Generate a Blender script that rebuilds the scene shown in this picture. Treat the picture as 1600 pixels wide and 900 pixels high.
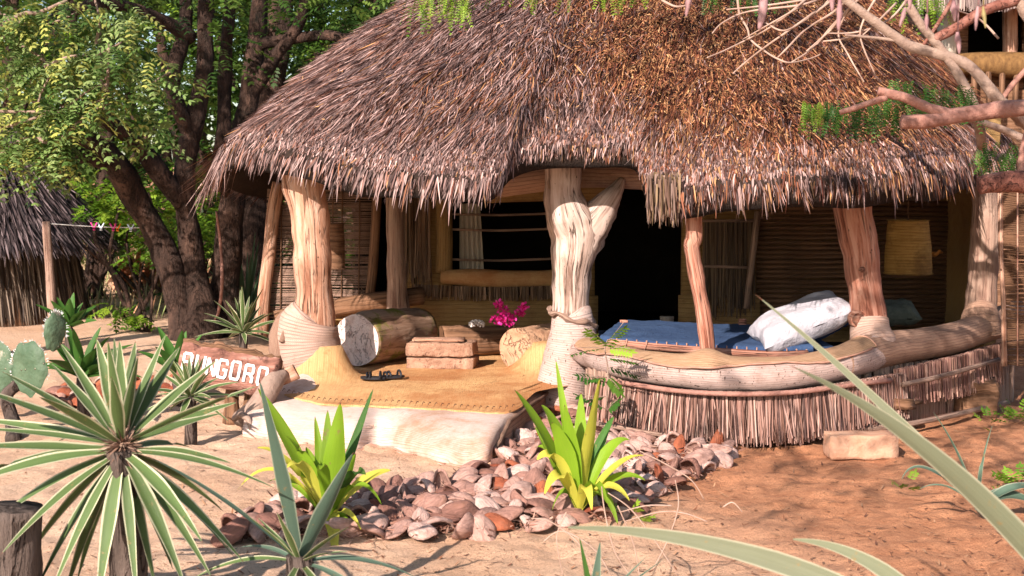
import bpy, math, random
import numpy as np
from mathutils import Vector, Matrix, noise as mn
R = math.radians
random.seed(7); rng = np.random.default_rng(11)
for o in list(bpy.data.objects): bpy.data.objects.remove(o)
SC = bpy.context.scene; COL = SC.collection

# ------------------------------------------------------------------ camera, light
F = 2200.0; PITCH = math.atan(170/F); H = 1.7
cam = bpy.data.objects.new('camera', bpy.data.cameras.new('camera')); COL.objects.link(cam)
cam.data.sensor_width = 36; cam.data.lens = 36*F/1600
cam.location = (0, 0, H); cam.rotation_euler = (R(90)-PITCH, 0, 0)
cam.data.clip_start = 0.05; cam.data.clip_end = 1500
cam.data.dof.use_dof = True; cam.data.dof.focus_distance = 9.3; cam.data.dof.aperture_fstop = 5.6
SC.camera = cam
SUN = Vector((-0.46, -0.88, 0.58)).normalized()
w = bpy.data.worlds.new('World'); SC.world = w; w.use_nodes = True
sky = w.node_tree.nodes.new('ShaderNodeTexSky'); sky.sky_type = 'NISHITA'; sky.sun_disc = False
sky.sun_elevation = math.asin(SUN.z); sky.sun_rotation = math.atan2(SUN.x, SUN.y)
w.node_tree.links.new(sky.outputs[0], w.node_tree.nodes['Background'].inputs[0])
w.node_tree.nodes['Background'].inputs[1].default_value = 0.095
sl = bpy.data.lights.new('sun', 'SUN'); sl.energy = 5.0; sl.angle = R(0.5); sl.color = (1, 0.865, 0.79)
so = bpy.data.objects.new('sun', sl); COL.objects.link(so); so.rotation_euler = SUN.to_track_quat('Z', 'Y').to_euler()
SC.view_settings.view_transform = 'Standard'; SC.view_settings.look = 'None'
SC.view_settings.exposure = 1.05; SC.view_settings.gamma = 1

# ------------------------------------------------------------------ helpers
_c, _s = math.cos(PITCH), math.sin(PITCH)
def P(px, py, Y):
    u = (px-800)/F; v = -(py-450)/F
    d = Vector((u, _c+v*_s, -_s+v*_c)); return Vector((0, 0, H)) + d*(Y/d.y)
def G(px, py, z=0.0):
    u = (px-800)/F; v = -(py-450)/F
    d = Vector((u, _c+v*_s, -_s+v*_c)); return Vector((0, 0, H)) + d*((z-H)/d.z)
def pxof(p):
    y = p[1]*_c - (p[2]-H)*_s; v = p[1]*_s + (p[2]-H)*_c
    return 800+F*p[0]/y, 450-F*v/y

ORG = {}
def thing(name, label, cat, loc=(0, 0, 0), group=None):
    o = bpy.data.objects.new(name, None); COL.objects.link(o); o.location = loc
    o.empty_display_size = 0.1; ORG[o.name] = Vector(loc)
    o['label'] = label; o['category'] = cat
    if group: o['group'] = group
    return o
def tag(o, label, cat, group=None):
    o['label'] = label; o['category'] = cat
    if group: o['group'] = group
    return o
def meshobj(name, V, Fc, mat, parent=None, loc=None, uv=None, col=None, smooth=True, kind=None):
    """V Nx3 world coords, Fc list or array of faces"""
    V = np.asarray(V, dtype=np.float64).reshape(-1, 3)
    if parent is not None: base = ORG[parent.name]
    else: base = Vector(loc) if loc is not None else Vector((0, 0, 0))
    V = V - np.array(base)
    me = bpy.data.meshes.new(name)
    if isinstance(Fc, np.ndarray):
        n, k = Fc.shape
        me.vertices.add(len(V)); me.vertices.foreach_set('co', V.astype(np.float32).ravel())
        me.loops.add(n*k); me.loops.foreach_set('vertex_index', Fc.astype(np.int32).ravel())
        me.polygons.add(n); me.polygons.foreach_set('loop_start', np.arange(0, n*k, k, dtype=np.int32))
        me.update(calc_edges=True)
    else:
        me.from_pydata(V.tolist(), [], Fc); me.update()
    if uv is not None:
        l = me.uv_layers.new(name='UVMap'); idx = np.zeros(len(me.loops), dtype=np.int32)
        me.loops.foreach_get('vertex_index', idx)
        l.data.foreach_set('uv', np.asarray(uv, dtype=np.float32)[idx].ravel())
    if col is not None:
        a = me.color_attributes.new('Col', 'FLOAT_COLOR', 'POINT')
        c = np.ones((len(V), 4), dtype=np.float32); c[:, :3] = col
        a.data.foreach_set('color', c.ravel())
    me.materials.append(mat)
    if smooth: me.polygons.foreach_set('use_smooth', [True]*len(me.polygons))
    o = bpy.data.objects.new(name, me); COL.objects.link(o)
    if parent is not None: o.parent = parent; ORG[o.name] = base
    else: o.location = base; ORG[o.name] = base
    if kind: o['kind'] = kind
    return o
class MB:
    def __init__(s): s.v = []; s.f = []; s.uv = []
    def add(s, V, Fc, uv=None):
        b = len(s.v); s.v += [tuple(p) for p in V]; s.f += [tuple(i+b for i in f) for f in Fc]
        s.uv += list(uv) if uv is not None else [(p[0], p[2]) for p in V]
    def build(s, name, mat, parent=None, **k):
        return meshobj(name, s.v, s.f, mat, parent, uv=s.uv, **k)
def nz(p, sc=1.0, off=0.0): return mn.noise(Vector((p[0]*sc+off, p[1]*sc, p[2]*sc)))
def crspline(pts, n):
    """Catmull-Rom through tuples; n samples per span"""
    pts = [np.array(p, dtype=float) for p in pts]; out = []
    for i in range(len(pts)-1):
        p0 = pts[max(i-1, 0)]; p1 = pts[i]; p2 = pts[i+1]; p3 = pts[min(i+2, len(pts)-1)]
        for k in range(n):
            t = k/n
            out.append(0.5*((2*p1)+(-p0+p2)*t+(2*p0-5*p1+4*p2-p3)*t*t+(-p0+3*p1-3*p2+p3)*t**3))
    out.append(pts[-1]); return out
def tube(mb, pts, rad, seg=10, rough=0.0, rs=6.0, caps=True, n=4, flat=None, off=0.0, ang0=0, ang1=2*math.pi, uvs=1.0, swap=False):
    """pts: list of Vector; rad: list of radii. spline smoothed."""
    q = crspline([(p[0], p[1], p[2], r) for p, r in zip(pts, rad)], n) if n > 1 else [np.array((p[0], p[1], p[2], r)) for p, r in zip(pts, rad)]
    C = [Vector(a[:3]) for a in q]; Rd = [a[3] for a in q]
    V = []; UV = []; Fc = []; L = 0
    t0 = (C[1]-C[0]).normalized(); up = Vector((0, 0, -1)) if abs(t0.z) < 0.8 else Vector((0, 1, 0))
    nrm = (up - t0*up.dot(t0)).normalized(); m = seg+1
    for i, c in enumerate(C):
        t = (C[min(i+1, len(C)-1)]-C[max(i-1, 0)]).normalized()
        nrm = (nrm - t*nrm.dot(t)).normalized(); b = t.cross(nrm)
        if i: L += (C[i]-C[i-1]).length
        for j in range(m):
            a = ang0+(ang1-ang0)*j/seg
            d = nrm*math.cos(a)+b*math.sin(a); r = Rd[i]
            p = c + d*r
            if rough: p = c + d*r*(1+rough*nz(c+d*r*0.9, rs, off)+0.4*rough*nz(c+d*r*0.9, rs*3, off))
            V.append(p); UV.append((a*0.1*uvs, L*uvs) if swap else (L*uvs, a*0.1*uvs))
    for i in range(len(C)-1):
        for j in range(seg):
            a = i*m+j; Fc.append((a, a+1, a+m+1, a+m))
    if caps and abs(ang1-ang0-2*math.pi) < 1e-3:
        for i0, rev in ((0, True), ((len(C)-1)*m, False)):
            cc = C[0] if rev else C[-1]; k = len(V); V.append(cc); UV.append((0, 0))
            for j in range(seg):
                f = (k, i0+j, i0+j+1); Fc.append(f if not rev else (f[0], f[2], f[1]))
    mb.add(V, Fc, UV); return C, Rd
def box(mb, c, sx, sy, sz, rz=0, rough=0.0, cuts=1, rx=0, ry=0, bev=0.0):
    """subdivided, roughened box centred on c (half sizes)"""
    M = Matrix.Rotation(rz, 3, 'Z') @ Matrix.Rotation(rx, 3, 'X') @ Matrix.Rotation(ry, 3, 'Y'); n = cuts
    idx = {}; V = []; Fc = []; UV = []
    def vid(i, j, k):
        if (i, j, k) not in idx:
            u = Vector((-1+2*i/n, -1+2*j/n, -1+2*k/n))
            p = Vector((u.x*sx, u.y*sy, u.z*sz))
            if bev:
                e = [abs(abs(q)-1) < 1e-6 for q in u]
                if sum(e) >= 2:
                    for ax in range(3):
                        if e[ax]: p[ax] -= math.copysign(bev, p[ax])*0.45
            q = Vector(c)+M@p
            if rough: q = q + Vector((nz(q, 9), nz(q, 9, 5), nz(q, 9, 9)))*rough + Vector((nz(q, 30), nz(q, 30, 5), nz(q, 30, 9)))*rough*0.4
            idx[(i, j, k)] = len(V); V.append(q); UV.append((p.x+p.y, p.z+p.y))
        return idx[(i, j, k)]
    for a in range(n):
        for b in range(n):
            for s in (0, n):
                Fc.append((vid(s, a, b), vid(s, a+1, b), vid(s, a+1, b+1), vid(s, a, b+1))[::(1 if s else -1)])
                Fc.append((vid(a, s, b), vid(a, s, b+1), vid(a+1, s, b+1), vid(a+1, s, b))[::(1 if s else -1)])
                Fc.append((vid(a, b, s), vid(a+1, b, s), vid(a+1, b+1, s), vid(a, b+1, s))[::(1 if s else -1)])
    mb.add(V, Fc, UV)
def strips(B, D, N, Ln, W, bend, col, k=3, prof=None, twist=0.0):
    """many narrow blades. B base, D unit dir, N normal (bends toward -N*bend), arrays. returns V,F,col"""
    n = len(B)
    if twist:
        S = unit(np.cross(D, N)); a = rng.normal(0, twist, n)[:, None]; N = unit(np.cross(S, D))*np.cos(a)+S*np.sin(a); N = N
    S = np.cross(D, N); S /= np.linalg.norm(S, axis=1)[:, None]+1e-9
    ts = np.linspace(0, 1, k+1)
    if prof is None: prof = [0.8, 1.0, 0.8, 0.12] if k == 3 else list(np.interp(ts, [0, .3, .7, 1], [.7, 1, .8, .1]))
    V = np.zeros((n, k+1, 2, 3))
    for i, t in enumerate(ts):
        c = B + D*(Ln*t)[:, None] + N*(bend*t*t*Ln)[:, None]
        hw = (W*0.5*prof[i])[:, None]
        V[:, i, 0] = c - S*hw; V[:, i, 1] = c + S*hw
    base = (np.arange(n)*(2*(k+1)))[:, None]
    Fc = np.concatenate([np.stack([base[:, 0]+2*i, base[:, 0]+2*i+1, base[:, 0]+2*i+3, base[:, 0]+2*i+2], 1)[:, None] for i in range(k)], 1).reshape(-1, 4)
    C = np.repeat(col, 2*(k+1), axis=0)
    return V.reshape(-1, 3), Fc, C
def unit(a): return a/(np.linalg.norm(a, axis=-1, keepdims=True)+1e-9)
def inpoly(x, y, poly):
    c = False; j = len(poly)-1
    for i in range(len(poly)):
        xi, yi = poly[i]; xj, yj = poly[j]
        if (yi > y) != (yj > y) and x < (xj-xi)*(y-yi)/(yj-yi)+xi: c = not c
        j = i
    return c

# ------------------------------------------------------------------ materials
class NT:
    def __init__(s, name):
        s.m = bpy.data.materials.new(name); s.m.use_nodes = True; s.t = s.m.node_tree; s.n = s.t.nodes
        s.bs = s.n['Principled BSDF']; s.out = s.n['Material Output']; s.bs.inputs['Specular IOR Level'].default_value = 0.25
    def node(s, t, **k):
        o = s.n.new(t)
        for a, b in k.items(): setattr(o, a, b)
        return o
    def l(s, a, b): s.t.links.new(a, b)
    def coord(s, kind='Object', scale=(1, 1, 1), rot=(0, 0, 0)):
        c = s.node('ShaderNodeTexCoord'); m = s.node('ShaderNodeMapping'); s.l(c.outputs[kind], m.inputs[0])
        m.inputs['Scale'].default_value = scale; m.inputs['Rotation'].default_value = rot; return m.outputs[0]
    def noise(s, co, sc, det=5, rough=0.6, dist=0.0):
        n = s.node('ShaderNodeTexNoise'); n.inputs['Scale'].default_value = sc; n.inputs['Detail'].default_value = det
        n.inputs['Roughness'].default_value = rough; n.inputs['Distortion'].default_value = dist; s.l(co, n.inputs['Vector']); return n.outputs['Fac']
    def ramp(s, fac, st):
        r = s.node('ShaderNodeValToRGB'); e = r.color_ramp.elements
        while len(e) < len(st): e.new(0.5)
        for i, (p, c) in enumerate(st): e[i].position = p; e[i].color = (*c, 1) if not isinstance(c, float) else (c, c, c, 1)
        s.l(fac, r.inputs[0]); return r.outputs[0]
    def mix(s, a, b, fac, mode='MIX'):
        m = s.node('ShaderNodeMix', data_type='RGBA', blend_type=mode)
        for v, i in ((fac, 0), (a, 6), (b, 7)):
            if isinstance(v, (int, float)): m.inputs[i].default_value = v if i == 0 else (v, v, v, 1)
            elif isinstance(v, tuple): m.inputs[i].default_value = (*v, 1)
            else: s.l(v, m.inputs[i])
        return m.outputs[2]
    def math(s, op, a, b=0.0, c=None):
        m = s.node('ShaderNodeMath', operation=op)
        for v, i in ((a, 0), (b, 1), (c, 2)):
            if v is None: continue
            if isinstance(v, (int, float)): m.inputs[i].default_value = v
            else: s.l(v, m.inputs[i])
        return m.outputs[0]
    def bump(s, h, d=0.01, st=1.0, prev=None):
        b = s.node('ShaderNodeBump'); b.inputs['Strength'].default_value = st; b.inputs['Distance'].default_value = d
        s.l(h, b.inputs['Height'])
        if prev: s.l(prev, b.inputs['Normal'])
        return b.outputs[0]
    def fin(s, col, nrm=None, rough=0.85):
        if isinstance(col, tuple): s.bs.inputs['Base Color'].default_value = (*col, 1)
        else: s.l(col, s.bs.inputs['Base Color'])
        if nrm: s.l(nrm, s.bs.inputs['Normal'])
        s.bs.inputs['Roughness'].default_value = rough; return s.m
M = {}
def m_generic(name, c1, c2, sc=5, stretch=(1, 1, 1), bsc=30, bd=0.01, rough=0.85, c3=None, dirt=None, crease=None):
    t = NT(name); co = t.coord('Object', stretch)
    f = t.noise(co, sc, 6, 0.65, 0.3)
    st = [(0.3, c1), (0.7, c2)] if c3 is None else [(0.25, c1), (0.5, c2), (0.72, c3)]
    col = t.ramp(f, st)
    if dirt:
        g = t.noise(t.coord('Object'), dirt[1], 5, 0.7)
        col = t.mix(col, dirt[0], t.ramp(g, [(dirt[2], 0.0), (dirt[2]+0.12, 1.0)]))
    n = t.bump(t.noise(co, bsc, 6, 0.7), bd)
    if crease:
        w1 = t.math('ABSOLUTE', t.math('SUBTRACT', t.noise(co, crease[0], 5, 0.6, 0.8), 0.5)); cr = t.ramp(w1, [(0.0, crease[1]), (crease[2], 0.0)])
        col = t.mix(col, (0.03, 0.016, 0.01), cr); n = t.bump(cr, -0.015, 1.0, n)
    M[name] = t.fin(col, n, rough); return M[name]
def m_wood(name, c1, c2, c3, crack=0.5, vert=True, green=None):
    t = NT(name); co = t.coord('UV', (.10, 1.5, 1)); f = t.noise(co, 15, 8, 0.7, 1.0); g = t.noise(t.coord('Object'), 2.2, 4, 0.6)
    col = t.ramp(f, [(0.36, c1), (0.47, c2), (0.62, c3)])
    col = t.mix(col, t.mix(col, 0.55, 0.6, 'MULTIPLY'), t.ramp(g, [(0.45, 0.0), (0.65, 0.8)]))
    h = t.noise(t.coord('Object'), 3.1, 3)
    w1 = t.noise(t.coord('UV', (.05, 1.5, 1)), 15, 4, 0.55, 0.5)
    cr = t.math('MULTIPLY', t.ramp(t.math('ABSOLUTE', t.math('SUBTRACT', w1, 0.5)), [(0.0, 1.0), (0.022, 0.0)]), t.ramp(h, [(0.42, 0.0), (0.55, crack)]))
    col = t.mix(col, (0.06, 0.035, 0.02), cr)
    sp = t.noise(t.coord('Object', (1, 1, .5)), 45, 3, 0.5); spot = t.ramp(sp, [(0.70, 0.0), (0.73, crack)])
    col = t.mix(col, (0.05, 0.03, 0.02), spot)
    if green:
        gg = t.noise(t.coord('Object'), green[1], 5, 0.7); col = t.mix(col, green[0], t.ramp(gg, [(green[2], 0.0), (green[2]+.1, 1.0)]))
    n = t.bump(f, 0.012, 0.9); n = t.bump(cr, -0.012, 1.0, n); n = t.bump(spot, -0.008, 1.0, n)
    M[name] = t.fin(col, n, 0.8); return M[name]
def m_weave(name, c1, c2, bw=0.04, sx=1.0, dirt=(0.45, 0.26, 0.14), dl=0.55, fleck=0.0, soft=1.0):
    """plaited palm mat: chevron strips sewn edge to edge, UV in metres"""
    t = NT(name); uv = t.coord('UV'); sep = t.node('ShaderNodeSeparateXYZ')
    dn = t.node('ShaderNodeTexNoise'); dn.inputs['Scale'].default_value = 4; t.l(uv, dn.inputs['Vector'])
    wob = t.node('ShaderNodeVectorMath', operation='MULTIPLY_ADD'); t.l(dn.outputs['Color'], wob.inputs[0])
    wob.inputs[1].default_value = (0.03, 0.03, 0); t.l(uv, wob.inputs[2]); t.l(wob.outputs[0], sep.inputs[0])
    u, v = sep.outputs[0], sep.outputs[1]
    a = t.math('FRACT', t.math('DIVIDE', v, bw)); tri = t.math('ABSOLUTE', t.math('SUBTRACT', a, 0.5))
    ph = t.math('ADD', t.math('DIVIDE', u, bw*0.33), t.math('MULTIPLY', tri, 2.6))
    pat = t.math('SINE', t.math('MULTIPLY', ph, 6.283))
    seam = t.ramp(t.math('MULTIPLY', t.math('ABSOLUTE', t.math('SUBTRACT', a, 0.5)), 2.0), [(0.80, 0.0), (0.97, 1.0)])
    f = t.noise(t.coord('UV', (1, 8, 1)), 7, 6, 0.7); g = t.noise(t.coord('Object'), 1.7, 6, 0.7); g2 = t.noise(t.coord('Object'), 9, 6, 0.75)
    col = t.ramp(f, [(0.3, c1), (0.65, c2)])
    col = t.mix(col, dirt, t.ramp(g, [(dl, 0.0), (dl+0.16, 0.7)]))
    col = t.mix(col, dirt, t.ramp(g2, [(0.56, 0.0), (0.72, 0.55)]))
    col = t.mix(col, t.mix(col, 0.5, 1.0, 'MULTIPLY'), t.math('MULTIPLY', seam, 0.75*soft))
    col = t.mix(col, t.mix(col, 0.62, 1.0, 'MULTIPLY'), t.ramp(pat, [(0.0, 0.6*soft), (0.5, 0.0)]))
    if fleck:
        s = t.noise(t.coord('Object', (1, 1, .5)), 55, 3, 0.6); col = t.mix(col, (0.1, 0.06, 0.045), t.ramp(s, [(1-fleck, 0.0), (1-fleck+.04, 1.0)]))
    n = t.bump(pat, 0.0014, 0.8); n = t.bump(seam, -0.0035, 0.8, n); n = t.bump(g2, 0.010, 0.6, n)
    M[name] = t.fin(col, n, 0.85); return M[name]
def m_attr(name, rough=0.75, transl=0.0, bsc=None, mul=None):
    t = NT(name); a = t.node('ShaderNodeAttribute', attribute_name='Col'); col = a.outputs['Color']
    if mul:
        f = t.noise(t.coord('Object'), mul, 4, 0.7); col = t.mix(col, t.mix(col, 0.6, 1.0, 'MULTIPLY'), t.ramp(f, [(0.4, 0.0), (0.6, 1.0)]))
    M[name] = t.fin(col, None, rough)
    if transl:
        tr = t.node('ShaderNodeBsdfTranslucent'); t.l(col, tr.inputs[0]); mx = t.node('ShaderNodeMixShader'); mx.inputs[0].default_value = transl
        t.l(t.bs.outputs[0], mx.inputs[1]); t.l(tr.outputs[0], mx.inputs[2]); t.l(mx.outputs[0], t.out.inputs[0])
    return M[name]
def m_leaf(name, g1, g2, cream, edge=0.30, streak=0.6, rough=0.4, transl=0.25, center=None):
    """long leaf, UV.x across 0..1, UV.y along"""
    t = NT(name); sep = t.node('ShaderNodeSeparateXYZ'); t.l(t.coord('UV'), sep.inputs[0])
    oi = t.node('ShaderNodeObjectInfo')
    e = t.math('ABSOLUTE', t.math('SUBTRACT', sep.outputs[0], 0.5))
    jit = t.noise(t.coord('UV', (14, 0.8, 1)), 3, 3, 0.6)
    e2 = t.math('ADD', e, t.math('MULTIPLY', t.math('SUBTRACT', jit, 0.5), 0.22))
    st = t.noise(t.coord('UV', (30, 0.7, 1)), 2, 5, 0.6)
    col = t.mix(g1, g2, st)
    if cream: col = t.mix(col, cream, t.ramp(e2, [(0.5-edge-0.03, 0.0), (0.5-edge+0.03, 1.0)]))
    blot = t.noise(t.coord('Object'), 26, 4, 0.7); col = t.mix(col, (0.25, 0.17, 0.07), t.ramp(blot, [(0.62, 0.0), (0.70, 0.75)]))
    hsv = t.node('ShaderNodeHueSaturation'); t.l(col, hsv.inputs['Color']); t.l(t.math('ADD', t.math('MULTIPLY', oi.outputs['Random'], 0.5), 0.75), hsv.inputs['Value'])
    col = hsv.outputs[0]
    tipc = t.math('GREATER_THAN', sep.outputs[1], 0.975); col = t.mix(col, (0.16, 0.07, 0.04), tipc)
    n = t.bump(st, 0.003, 0.6)
    M[name] = t.fin(col, n, rough); t.bs.inputs['Specular IOR Level'].default_value = 0.2
    tr = t.node('ShaderNodeBsdfTranslucent'); t.l(col, tr.inputs[0]); mx = t.node('ShaderNodeMixShader'); mx.inputs[0].default_value = transl
    t.l(t.bs.outputs[0], mx.inputs[1]); t.l(tr.outputs[0], mx.inputs[2]); t.l(mx.outputs[0], t.out.inputs[0])
    return M[name]

def m_sand():
    t = NT('sand'); co = t.coord('Object'); f = t.noise(co, 0.9, 8, 0.65, 0.4); g = t.noise(co, 7, 8, 0.75)
    a = t.ramp(f, [(0.3, (0.60, 0.36, 0.22)), (0.7, (0.78, 0.54, 0.37))])
    b = t.ramp(g, [(0.3, (0.26, 0.085, 0.032)), (0.7, (0.68, 0.31, 0.15))])
    # redder soil to the right of the entrance
    sep = t.node('ShaderNodeSeparateXYZ'); t.l(co, sep.inputs[0])
    wx = t.math('ADD', t.math('ADD', sep.outputs[0], t.math('MULTIPLY', sep.outputs[1], 0.42)), t.math('MULTIPLY', f, 2.0))
    col = t.mix(a, b, t.ramp(t.math('MULTIPLY', wx, 0.1), [(0.40, 0.0), (0.53, 0.9)]))
    v = t.node('ShaderNodeTexVoronoi'); v.inputs['Scale'].default_value = 75; t.l(co, v.inputs['Vector'])
    s = t.math('MULTIPLY', t.ramp(v.outputs['Distance'], [(0.0, 1.0), (0.33, 0.0)]), t.ramp(t.noise(co, 5, 5), [(0.40, 0.0), (0.6, 1.0)]))
    col = t.mix(col, (0.20, 0.075, 0.035), t.math('MULTIPLY', s, 0.75)); gr = t.noise(co, 130, 3, 0.6); col = t.mix(col, t.mix(col, 0.5, 1.0, 'MULTIPLY'), t.math('MULTIPLY', t.ramp(gr, [(0.5, 0.0), (0.62, 1.0)]), t.ramp(g, [(0.35, 0.15), (0.6, 0.8)])))
    n = t.bump(t.noise(co, 60, 6, 0.8), 0.016, 1.0); n = t.bump(t.noise(co, 9, 6, 0.65), 0.03, 0.8, n)
    M['sand'] = t.fin(col, n, 0.95)
m_sand()
m_weave('mat_pale', (0.68, 0.49, 0.39), (0.82, 0.67, 0.59), 0.022, dirt=(0.52, 0.25, 0.12), dl=0.47, soft=.8)
m_weave('mat_yellow', (0.60, 0.32, 0.13), (0.72, 0.44, 0.20), 0.016, dirt=(0.44, 0.15, 0.045), dl=0.46, soft=.35)
m_weave('mat_rail', (0.46, 0.26, 0.14), (0.60, 0.38, 0.23), 0.014, dirt=(0.40, 0.20, 0.11), dl=0.62)
m_weave('mat_post', (0.42, 0.26, 0.19), (0.58, 0.41, 0.33), 0.028, dirt=(0.34, 0.20, 0.14), dl=0.50)
m_weave('mat_old', (0.52, 0.36, 0.30), (0.68, 0.52, 0.46), 0.022, dirt=(0.30, 0.17, 0.12), dl=0.52, fleck=0.37)
m_weave('mat_brown', (0.34, 0.19, 0.13), (0.46, 0.29, 0.20), 0.028, dirt=(0.20, 0.10, 0.065), dl=0.52)
m_weave('lamp_weave', (0.30, 0.15, 0.035), (0.62, 0.36, 0.10), 0.022, dirt=(0.12, 0.05, 0.015), dl=0.48)  # golden tone puts the lit lamp's glow into the weave colour
m_weave('mat_wall', (0.30, 0.17, 0.06), (0.40, 0.25, 0.10), 0.04, dirt=(0.20, 0.10, 0.04), dl=0.5)
m_wood('post_wood', (0.24, 0.10, 0.055), (0.46, 0.25, 0.16), (0.58, 0.38, 0.28), 0.9)
m_wood('trunk_wood', (0.18, 0.11, 0.08), (0.44, 0.32, 0.26), (0.62, 0.49, 0.42), 0.95, green=((0.22, 0.12, 0.035), 2.0, 0.58))
m_wood('red_wood', (0.15, 0.045, 0.025), (0.36, 0.15, 0.095), (0.52, 0.29, 0.21), 0.8)
m_wood('dark_wood', (0.07, 0.035, 0.02), (0.16, 0.08, 0.04), (0.26, 0.14, 0.08), 0.5)
m_wood('pole_wood', (0.16, 0.085, 0.06), (0.30, 0.19, 0.14), (0.42, 0.29, 0.22), 0.4)
m_wood('log_wood', (0.13, 0.07, 0.045), (0.28, 0.17, 0.11), (0.40, 0.27, 0.19), 0.7, vert=False, green=((0.16, 0.16, 0.025), 3.6, 0.49))
m_generic('log_end', (0.48, 0.31, 0.25), (0.80, 0.66, 0.60), 11, (1, 1, 1), 26, 0.03, crease=(4, .55, .007), c3=(0.76, 0.66, 0.60), dirt=((0.24, 0.13, 0.09), 26, 0.60))
m_generic('stone_block', (0.26, 0.13, 0.08), (0.50, 0.31, 0.21), 10, bsc=24, bd=0.03, dirt=((0.07, 0.03, 0.02), 34, 0.57))
m_generic('boulder', (0.28, 0.13, 0.07), (0.52, 0.31, 0.19), 5, bsc=12, bd=0.03, crease=(5, .7, .010), c3=(0.46, 0.27, 0.17), dirt=((0.10, 0.05, 0.03), 14, 0.64))
m_generic('brick', (0.40, 0.20, 0.12), (0.54, 0.34, 0.23), 9, bsc=40, bd=0.01)
m_generic('blue_cloth', (0.020, 0.045, 0.11), (0.045, 0.085, 0.17), 9, bsc=16, bd=0.02, rough=0.9)
m_generic('white_cloth', (0.36, 0.345, 0.37), (0.44, 0.42, 0.45), 5, (1, 1, 1), 7, 0.03, rough=0.75)
m_generic('green_cloth', (0.05, 0.06, 0.045), (0.11, 0.12, 0.09), 12, bsc=20, bd=0.02, rough=0.7)
m_generic('curtain', (0.42, 0.36, 0.28), (0.52, 0.46, 0.38), 6, (1, 1, .1), 10, 0.03)
m_generic('dark_inside', (0.008, 0.006, 0.004), (0.018, 0.012, 0.008), 3)  # near-black colour paints in the darkness of the unlit rooms
m_generic('bark', (0.022, 0.013, 0.009), (0.06, 0.034, 0.024), 6, (1, 1, .35), 16, 0.10, c3=(0.17, 0.095, 0.065), dirt=((0.012, 0.01, 0.006), 3.0, 0.56), crease=(7, .9, .03))
m_generic('thatch_core', (0.02, 0.012, 0.009), (0.05, 0.03, 0.02), 14, (1, 1, 1), 40, 0.03)
m_generic('black_rubber', (0.008, 0.008, 0.010), (0.02, 0.02, 0.025), 20, bsc=60, bd=0.002, rough=0.6)
m_generic('rattan', (0.26, 0.12, 0.025), (0.50, 0.26, 0.06), 26, (1, 1, .4), 60, 0.02, c3=(0.64, 0.38, 0.11))
m_generic('rattan_dark', (0.10, 0.05, 0.018), (0.24, 0.13, 0.045), 22, (1, 1, .4), 60, 0.01)
m_generic('cord', (0.30, 0.14, 0.10), (0.45, 0.26, 0.18), 20, bsc=60, bd=0.004)
m_generic('limb_pink', (0.13, 0.055, 0.042), (0.34, 0.17, 0.13), 14, bsc=26, bd=0.015, c3=(0.30, 0.17, 0.13))
m_generic('limb_grey', (0.20, 0.13, 0.10), (0.36, 0.26, 0.20), 9, bsc=26, bd=0.015)
m_generic('limb_red', (0.08, 0.028, 0.02), (0.22, 0.085, 0.06), 14, bsc=26, bd=0.02, c3=(0.36, 0.20, 0.155), crease=(9, .6, .012))
m_generic('pod_purple', (0.20, 0.10, 0.11), (0.40, 0.25, 0.24), 20, (1, 1, .2)); m_generic('pod_olive', (0.20, 0.16, 0.06), (0.34, 0.28, 0.13), 20, (1, 1, .2))
m_generic('twig_pale', (0.30, 0.19, 0.14), (0.46, 0.33, 0.26), 9, bsc=26, bd=0.004)
m_generic('stump', (0.03, 0.022, 0.017), (0.15, 0.11, 0.09), 9, (1, 1, .15), 16, 0.04, crease=(9, .9, .03))
m_generic('white_paint', (0.58, 0.54, 0.50), (0.72, 0.69, 0.65), 30, bsc=40, bd=0.002, dirt=((0.40, 0.2, 0.14), 22, 0.63))
m_generic('sign_wood', (0.11, 0.05, 0.035), (0.27, 0.12, 0.085), 12, (.5, 1, 2), 24, 0.02, c3=(0.48, 0.27, 0.21), dirt=((0.07, 0.03, 0.022), 9, 0.52))
m_generic('shell_white', (0.60, 0.52, 0.46), (0.78, 0.72, 0.68), 30, bsc=30, bd=0.01)
m_generic('rope_white', (0.6, 0.6, 0.58), (0.7, 0.7, 0.68), 30)
m_generic('bucket_grey', (0.20, 0.17, 0.14), (0.28, 0.24, 0.2), 8)
for n_, c_ in (('peg_pink', (0.75, 0.06, 0.30)), ('peg_white', (0.65, 0.72, 0.80)), ('peg_orange', (0.8, 0.22, 0.02)), ('lamp_glow', (0.5, .2, .05))):
    t_ = NT(n_); M[n_] = t_.fin(c_, None, 0.4)
m_attr('straw', 0.62); m_attr('litter', 0.9)
m_attr('foliage', 0.5, 0.35); m_attr('petal', 0.6, 0.3)
m_leaf('yucca_leaf', (0.045, 0.085, 0.024), (0.125, 0.18, 0.062), (0.44, 0.43, 0.28), 0.12, transl=.12)
m_leaf('yucca_shade', (0.045, 0.11, 0.045), (0.10, 0.19, 0.07), (0.42, 0.46, 0.30), 0.16)
m_leaf('fresh_leaf', (0.14, 0.27, 0.015), (0.26, 0.40, 0.03), None, transl=0.4, rough=0.35)
m_leaf('yellow_leaf', (0.46, 0.46, 0.05), (0.58, 0.54, 0.09), None, transl=0.4, rough=0.4)
m_leaf('grey_leaf', (0.065, 0.115, 0.075), (0.12, 0.18, 0.13), (0.30, 0.34, 0.24), 0.07)
m_leaf('dark_leaf', (0.03, 0.09, 0.015), (0.07, 0.17, 0.03), None)
m_leaf('palm_leaf', (0.07, 0.13, 0.06), (0.16, 0.24, 0.12), None)
m_leaf('agave_soft', (0.10, 0.115, 0.06), (0.24, 0.25, 0.16), (0.36, 0.35, 0.24), 0.07)
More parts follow.
